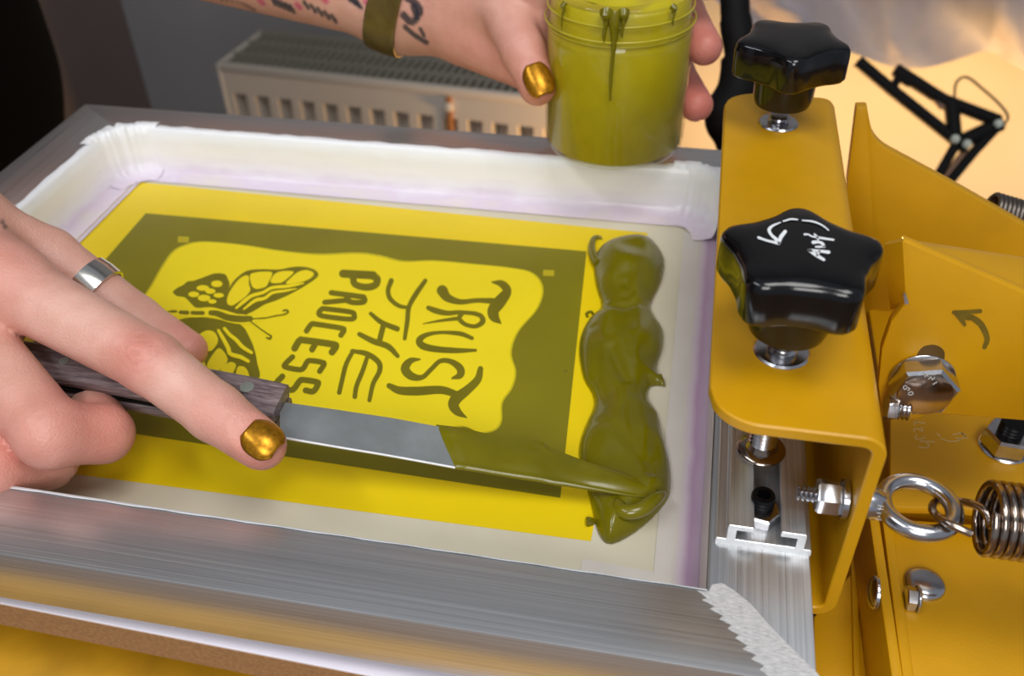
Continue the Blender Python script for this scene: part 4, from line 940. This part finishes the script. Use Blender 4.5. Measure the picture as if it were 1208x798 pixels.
def tattoo(pts, w, col=(44, 50, 62), s=0.9):
    global colr
    Q = np.array(cr([tuple(p) for p in pts], 4)); m = np.zeros(len(V)); near = (pr[:, 0] > Q[:, 0].min() - 20) & (pr[:, 0] < Q[:, 0].max() + 20) & (pr[:, 1] < 90) & (pr[:, 1] > -25) & (V[:, 1] > 420)
    ix = np.nonzero(near)[0]
    if len(ix) == 0: return
    d = np.full(len(ix), 1e9)
    for q in Q: d = np.minimum(d, (pr[ix, 0] - q[0]) ** 2 + (pr[ix, 1] - q[1]) ** 2)
    k = (s * np.clip((w - np.sqrt(d)) / 1.6 + 0.5, 0, 1))[:, None]; colr[ix] = colr[ix] * (1 - k) + k * np.array([lin(q) for q in col])
for x0, y0, x1, y1 in ((322, 1, 346, 11), (360, 5, 396, 23), (410, -4, 425, 6)):
    tattoo([(x0, y0), (x1, y1)], 1.3)
    for t in np.linspace(0.05, 0.95, 5):
        cx_, cy_ = x0 + (x1 - x0) * t, y0 + (y1 - y0) * t
        tattoo([(cx_ - 3, cy_ - 4), (cx_ + 2, cy_ + 4)], 2.2)
for x, y in ((308, 2), (352, 7), (433, 4), (383, 0)): tattoo([(x - 2, y - 2), (x + 2, y + 2)], 3.2, (206, 80, 120), 0.8)
tattoo([(478, -4), (490, 4), (495, 14), (486, 26), (476, 18)], 4.5); tattoo([(488, 8), (492, 20)], 4); tattoo([(478, 32), (490, 42), (503, 50)], 3.2); tattoo([(496, 34), (500, 42)], 2.4)
tattoo([(262, 0), (285, 4), (300, 12)], 2.0, (60, 52, 50), 0.6)
mR = (pr[:, 0] < 30) & (pr[:, 1] < 290)                        # small dark mark by the right wrist
for (x, y) in ((3, 262), (6, 268)):
    d = np.sqrt((pr[:, 0] - x) ** 2 + (pr[:, 1] - y) ** 2); k = (mR * 0.7 * np.clip((4 - d) / 2, 0, 1))[:, None]; colr = colr * (1 - k) + k * np.array([lin(70), lin(66), lin(72)])
ca = bo.data.color_attributes.new('skin_tint', 'FLOAT_COLOR', 'POINT')
ca.data.foreach_set('color', np.concatenate([colr, np.ones((len(V), 1))], 1).astype(np.float32).ravel())
# ---- nails
def nail(T, B, r, n, w, ln, shift, name='fingernail'):
    t = unit(T - B); s = np.cross(n, t); v = []; f = []; a_, b_ = 16, 14
    for i in range(a_ + 1):
        q = -1 + 2 * i / a_; ww = w * (1 - abs(q) ** 4.0 * 0.5 if q > 0 else 1 - abs(q) ** 3.0 * 0.5)
        for k in range(b_ + 1):
            p = -1 + 2 * k / b_; th = p * ww / (r * 1.02)
            rr = r + 0.75 - 0.5 * q * q - (1.0 * max(0, q) ** 2) - 0.5 * abs(p) ** 4
            v.append(T + t * (shift + q * ln) + (n * math.cos(th) + s * math.sin(th)) * rr)
    for i in range(a_):
        for k in range(b_): f.append((i * (b_ + 1) + k, i * (b_ + 1) + k + 1, (i + 1) * (b_ + 1) + k + 1, (i + 1) * (b_ + 1) + k))
    o = mesh(name, v, f, M_gold, pe, 180, label='gold painted nail'); sd = o.modifiers.new('thick', 'SOLIDIFY'); sd.thickness = 1.1 * U; sd.offset = -1; return o
nail(I[3], I[2], Ir[3], nNI, 7.5, 6.8, 1.2); nail(LT[3], LT[2], LTr[3], nNL, 8.0, 9.0, 0.5)
# ---- ring and cuff
rt = 0.50; rcn = Th[1] * (1 - rt) + Th[2] * rt; rr = Tr[1] * (1 - rt) + Tr[2] * rt; rax = Th[2] - Th[1]
v, f = lathe_g([(rr + 0.3, -5.5), (rr + 1.7, -5.2), (rr + 2.1, 0), (rr + 1.7, 5.2), (rr + 0.3, 5.5), (rr - 0.6, 0)], rcn, rax, 60, True); mesh('ring', v, f, M_ring, pe, 40, label='wide silver thumb ring')
wx = unit(LE - LW); wc = LW + wx * 2; wt = unit(wx + np.array([0, 0, 0.10]))
def f_cuff(P, c, r):
    d = body(P, c, r); a = np.abs((P - wc) @ wt) - 10.5
    return np.maximum(np.maximum(d - 2.1, 0.1 - d), np.maximum(a, np.linalg.norm(P - wc, axis=1) - 75))
v, f = surface(f_cuff, wc - 62, wc + 62, 0.95)
mesh('bracelet', v, f, M_cuff, pe, 180, label='brass coloured cuff on the left wrist')
# ---- clothes
sh = []
for y, s in ((555, -1), (725, 1)):
    sh += [Cap((-800, y, 330), (-795, y, 60), 146, 158), Cap((-795, y, 60), (-795, y, -80), 158, 156), Cap((-795, y, -80), (-800, y, -190), 156, 134)]
sh += [Cap(RS, CH0, 85, 95), Cap(LS, CH0, 85, 95), Cap(CH0, CH0 + [20, 0, 60], 80, 60)]
sl = [[Cap(RS, RS * 0.45 + RE * 0.55, 80, 66)], [Cap(LS, LS * 0.45 + LE * 0.55, 80, 66)]]
v, f = surface(Body(sh, 60.0, sl, 30.0), (-1040, 240, -350), (-440, 1040, 640), 7.0); mesh('shirt', v, f, M_shirt, pe, 180)
tr_ = [Cap((-800, 640, -190), (-800, 640, -240), 150, 140)]
v, f = surface(Body(tr_, 30, [chain([(-800, 540, -230), (-780, 540, -760), (-800, 535, -1265)], [110, 80, 58]), chain([(-800, 740, -230), (-780, 745, -760), (-800, 750, -1265)], [110, 80, 58])], 30), (-1000, 400, -1330), (-600, 880, -20), 8.0); mesh('trousers', v, f, M_jean, pe, 180)
for y in (535, 750):
    v, f = box_g((-870, y - 55, -1300), (-620, y + 55, -1222), 34, 4); mesh('shoe', v, f, M_shoe, pe, 180)
# ================================================================== ROOM
def struct(o): o['kind'] = 'structure'; return o
e1 = np.array([0.9958, -0.0917, 0]); n1 = np.array([0.0917, 0.9958, 0]); RO = atD(258, 77, 1); 
RO = at(258, 77, -300); ZFL = -1300.0; ZCE = 2400.0
WB = RO + n1 * 215
ca_ = at(150, 60, -300); 
cw0 = WB - e1 * 330                                             # corner of the two walls
def quad(name, P, m): return struct(mesh(name, P, [(0, 1, 2, 3)], m))
def z_(p, z): return (p[0], p[1], z)
wr_ = WB + e1 * 3200
quad('wall_back', [z_(cw0, ZFL), z_(wr_, ZFL), z_(wr_, ZCE), z_(cw0, ZCE)], M_wall)
wl = cw0 - n1 * 3000 - e1 * 500
quad('wall_left', [z_(wl, ZFL), z_(cw0, ZFL), z_(cw0, ZCE), z_(wl, ZCE)], M_wall2)
quad('floor', [z_(wl - e1 * 300, ZFL), z_(wl + e1 * 4200, ZFL), z_(wr_ + e1 * 500, ZFL), z_(cw0 - e1 * 800, ZFL)], M_wood_floor)
# radiator
rd = thing('radiator', 'cream panel radiator with ribbed front and dark top grille by the wall', 'radiator', RO + e1 * 330 + [0, 0, -860])
RLn, RD, RH = 690.0, 150.0, 860.0
def rp(a, b, z): return RO + e1 * a + n1 * b + np.array([0, 0, z])
def rbox(a0, a1, b0, b1, z0, z1, bev=0): 
    P = [rp(a0, b0, z0), rp(a1, b0, z0), rp(a1, b1, z0), rp(a0, b1, z0)]; return prism_g(P, (0, 0, z1 - z0), bev, 2)
# fluted front panel: outline walked along its length
pit = 40.5; sec_ = []; x = 0.0
pts2 = [(0, 0)]
k = 0; x = 14
while x + pit < RLn:
    pts2 += [(x, 0), (x + 4, 26), (x + pit * 0.52, 26), (x + pit * 0.52 + 4, 0)]; x += pit
pts2 += [(RLn, 0)]
v = []; f = []
lev = [(0, 0.0), (-46, 0.0), (-60, 1.0), (-RH + 76, 1.0), (-RH + 58, 0), (-RH, 0)]
for z, s in lev:
    for a, b in pts2: v.append(rp(a, b * s, z))
n = len(pts2)
for i in range(len(lev) - 1):
    for k in range(n - 1): f.append((i * n + k, (i + 1) * n + k, (i + 1) * n + k + 1, i * n + k + 1))
mesh('front_panel', v, f, M_rad, rd, 35)
g = Geo()
for a0 in (-5, RLn - 1): v, f = rbox(a0, a0 + 6, -1, RD, -RH, 2, 1); mesh('side_panel', v, f, M_rad, rd, 30)
v, f = rbox(0, RLn, RD - 12, RD, -RH, 0); mesh('rear_panel', v, f, M_rad, rd)
v, f = rbox(2, RLn, 30, RD - 14, -56, -22); mesh('convector', v, f, M_radi, rd)
g = Geo()
for b0, b1 in ((-1, 12), (46, 53), (96, 103), (RD - 13, RD)): v, f = rbox(0, RLn, b0, b1, -4, 2.5); g.add(v, f)
a = 8
while a < RLn: v, f = rbox(a, a + 6.0, 4, RD - 4, -8, 1.5); g.add(v, f); a += 13.5
mesh('top_grille', g.v, g.f, M_radg, rd)
v, f = rbox(0, RLn, -1.5, 9, -10, 3.2, 1.5); mesh('front_rim', v, f, M_rad, rd, 30)
px_a = float((atY(532, 110, 1290) - RO) @ e1)
v, f = rbox(px_a - 5, px_a + 5, -5, 1, -RH, -10, 2); mesh('joint_strip', v, f, M_seam, rd, 30)
v, f = lathe_g([(0.1, 0), (7, 1), (8, 5), (6, 9), (0.1, 10)], rp(px_a, -1, -26), -n1, 20); mesh('vent_plug', v, f, M_rad, rd, 40)
for a in (60, RLn - 60):
    v, f = tube_g([rp(a, RD * 0.5, -RH + 20), rp(a, RD * 0.5, ZFL - RO[2])], 12, 14); mesh('pipe', v, f, M_rad, rd, 60)
# workbench under the press
tb = thing('workbench', 'wooden workbench carrying the screen press', 'workbench', (40, 280, ZFL))
v, f = box_g((-560, -420, -160), (620, 640, -112.2), 3); mesh('bench_top', v, f, M_table, tb, 30)
for x in (-510, 560):
    for y in (-380, 590): v, f = box_g((x - 30, y - 30, ZFL), (x + 30, y + 30, -160), 3); mesh('leg', v, f, M_table, tb, 30)
# spring-arm lamp frame in front of the warm wall
LD = 1010.0
la = thing('lamp_arm', 'black spring-arm of a desk lamp out of focus by the warm wall', 'lamp', atD(1110, 205, LD))
def bar(pts, r, name, dep=LD, m=M_blackm, dd=0):
    r *= 1.3
    v, f = tube_g([atD(px, py, dep + dd) for px, py in pts], r, 10); return mesh(name, v, f, m, la, 60)
bar([(1012, 72), (1052, 106), (1120, 160), (1140, 176)], 5.0, 'lower_bar'); bar([(1056, 82), (1112, 118), (1178, 143)], 5.5, 'upper_bar')
bar([(1066, 84), (1118, 128)], 3.2, 'link_bar', dd=6); bar([(1122, 118), (1126, 160)], 6.0, 'cross_plate'); bar([(1132, 168), (1180, 146)], 6.5, 'elbow_plate'); bar([(1052, 106), (1060, 92), (1074, 98)], 4.2, 'cross_plate')
bar([(1128, 170), (1104, 212), (1040, 320)], 4.2, 'post_bar'); bar([(1180, 146), (1150, 178), (1122, 212), (1050, 330)], 4.2, 'post_bar'); bar([(1140, 178), (1113, 212), (1045, 325)], 3.5, 'spring_bar', dd=4, m=simple('brown_metal', rgb(120, 86, 62), 0.5))
bar([(1096, 108), (1112, 128)], 3.0, 'link_bar', m=simple('worn_brown', rgb(110, 80, 60), 0.5))
v, f = tube_g(cr([atD(p[0], p[1], LD) for p in [(1126, 116), (1128, 98), (1140, 91), (1158, 104), (1180, 124), (1189, 138), (1184, 148)]], 6), 1.4, 8); mesh('cable', v, f, M_blackm, la, 60)
for px, py in ((1178, 146), (1127, 164), (1141, 170)):
    c0 = atD(px, py, LD - 8); v, f = lathe_g([(0.1, 0), (4.6, 0.4), (4.4, 2), (0.1, 2.6)], c0, unit(CAMP - c0), 20); mesh('joint_bolt', v, f, M_rivet, la, 40)
v, f = tube_g([atD(1045, 325, LD), [*atD(1040, 340, LD)[:2], ZFL]], 9, 12); mesh('stand_pole', v, f, M_blackm, la, 60)
v, f = lathe_g([(0.1, 0), (110, 0), (110, 18), (12, 26), (0.1, 26)], [*atD(1040, 340, LD)[:2], ZFL], n=40); mesh('stand_base', v, f, M_blackm, la, 40)
# unidentified black curved thing between the jar and the rear knob
bh = thing('black_curved_object', 'unidentified thick black object curving down behind the far star knob', 'curved_object', atD(858, 150, 700))
v, f = tube_g(cr([atD(866, -30, 700), atD(868, 25, 700), atD(874, 70, 700), atD(868, 110, 700), atD(853, 140, 700), atD(868, 175, 705), atD(890, 300, 720)], 8), [11] * 8 + [12] * 8 + [15] * 8 + [15.5] * 8 + [14] * 17, 18); mesh('curved_object', v, f, M_blackm, bh, 60)
# cloudy plastic sheet hanging in the upper right
rs = np.random.RandomState(4); v = []; f = []; nx, nz = 60, 26
edge = cr([(840, -6), (862, 18), (905, 38), (960, 50), (1005, 62), (1050, 78), (1090, 80), (1130, 70), (1165, 60), (1190, 74), (1230, 92), (1300, 100)], 6)
ex = np.array([p[0] for p in edge]); ey = np.array([p[1] for p in edge])
for i in range(nx + 1):
    px = 838 + (1300 - 838) * i / nx; yb_ = np.interp(px, ex, ey)
    for k in range(nz + 1):
        t = k / nz; py = yb_ + (-140 - yb_) * t; d = 1180 + 12 * math.sin(px * 0.05 + t * 3 + 1.5 * math.sin(t * 5)) + 9 * math.sin(px * 0.017 + t * 9) + rs.randn() * 1.5 - 60 * t
        v.append(atD(px, py, d))
for i in range(nx):
    for k in range(nz): f.append((i * (nz + 1) + k, i * (nz + 1) + k + 1, (i + 1) * (nz + 1) + k + 1, (i + 1) * (nz + 1) + k))
tagobj(mesh('plastic_sheet', v, f, M_sheet, None, 180, origin=v[0]), 'cloudy crumpled plastic sheet hanging at the upper right before the wall', 'plastic sheet')
# ================================================================== LIGHT
def area(name, loc, target, size, power, col=(1, 1, 1), sizey=None):
    d = bpy.data.lights.new(name, 'AREA'); d.energy = power; d.color = col; d.size = size * U
    if sizey: d.shape = 'RECTANGLE'; d.size_y = sizey * U
    o = bpy.data.objects.new(name, d); COL.objects.link(o); o.location = Vector([q * U for q in loc])
    o.rotation_euler = (Vector(target) - Vector(loc)).to_track_quat('-Z', 'Y').to_euler(); return o
area('key_light', (350, -150, 1500), (-40, 320, 0), 650, 5.6, (1, 0.98, 0.95))
area('strip_light', (-800, -250, 1400), (-100, 350, 0), 900, 3.0, (0.92, 0.96, 1.0), 160)
area('front_fill', (80, -650, 650), (-60, 350, 0), 420, 2.6, (1, 0.98, 0.96))
pl_ = bpy.data.lights.new('warm_fill_point', 'POINT'); pl_.energy = 5.0; pl_.color = (1, 0.55, 0.2); pl_.shadow_soft_size = 0.03  # added unseen point light, warms the edges of the radiator ribs
po = bpy.data.objects.new('warm_fill_point', pl_); COL.objects.link(po); po.location = Vector((110 * U, 1120 * U, -430 * U))
sp_ = bpy.data.lights.new('warm_spot', 'SPOT'); sp_.energy = 11.5; sp_.color = (1, 0.58, 0.18); sp_.spot_size = math.radians(85); sp_.spot_blend = 0.6; sp_.shadow_soft_size = 0.06
so = bpy.data.objects.new('warm_spot', sp_); COL.objects.link(so); so.location = Vector((430 * U, 960 * U, -300 * U))
tg = (330, 1480, -420); so.rotation_euler = (Vector([q * U for q in tg]) - so.location).to_track_quat('-Z', 'Y').to_euler()
w = bpy.data.worlds.new('world'); scn.world = w; w.use_nodes = True
bg = w.node_tree.nodes['Background']; bg.inputs['Color'].default_value = (0.82, 0.88, 1.0, 1); bg.inputs['Strength'].default_value = 0.30
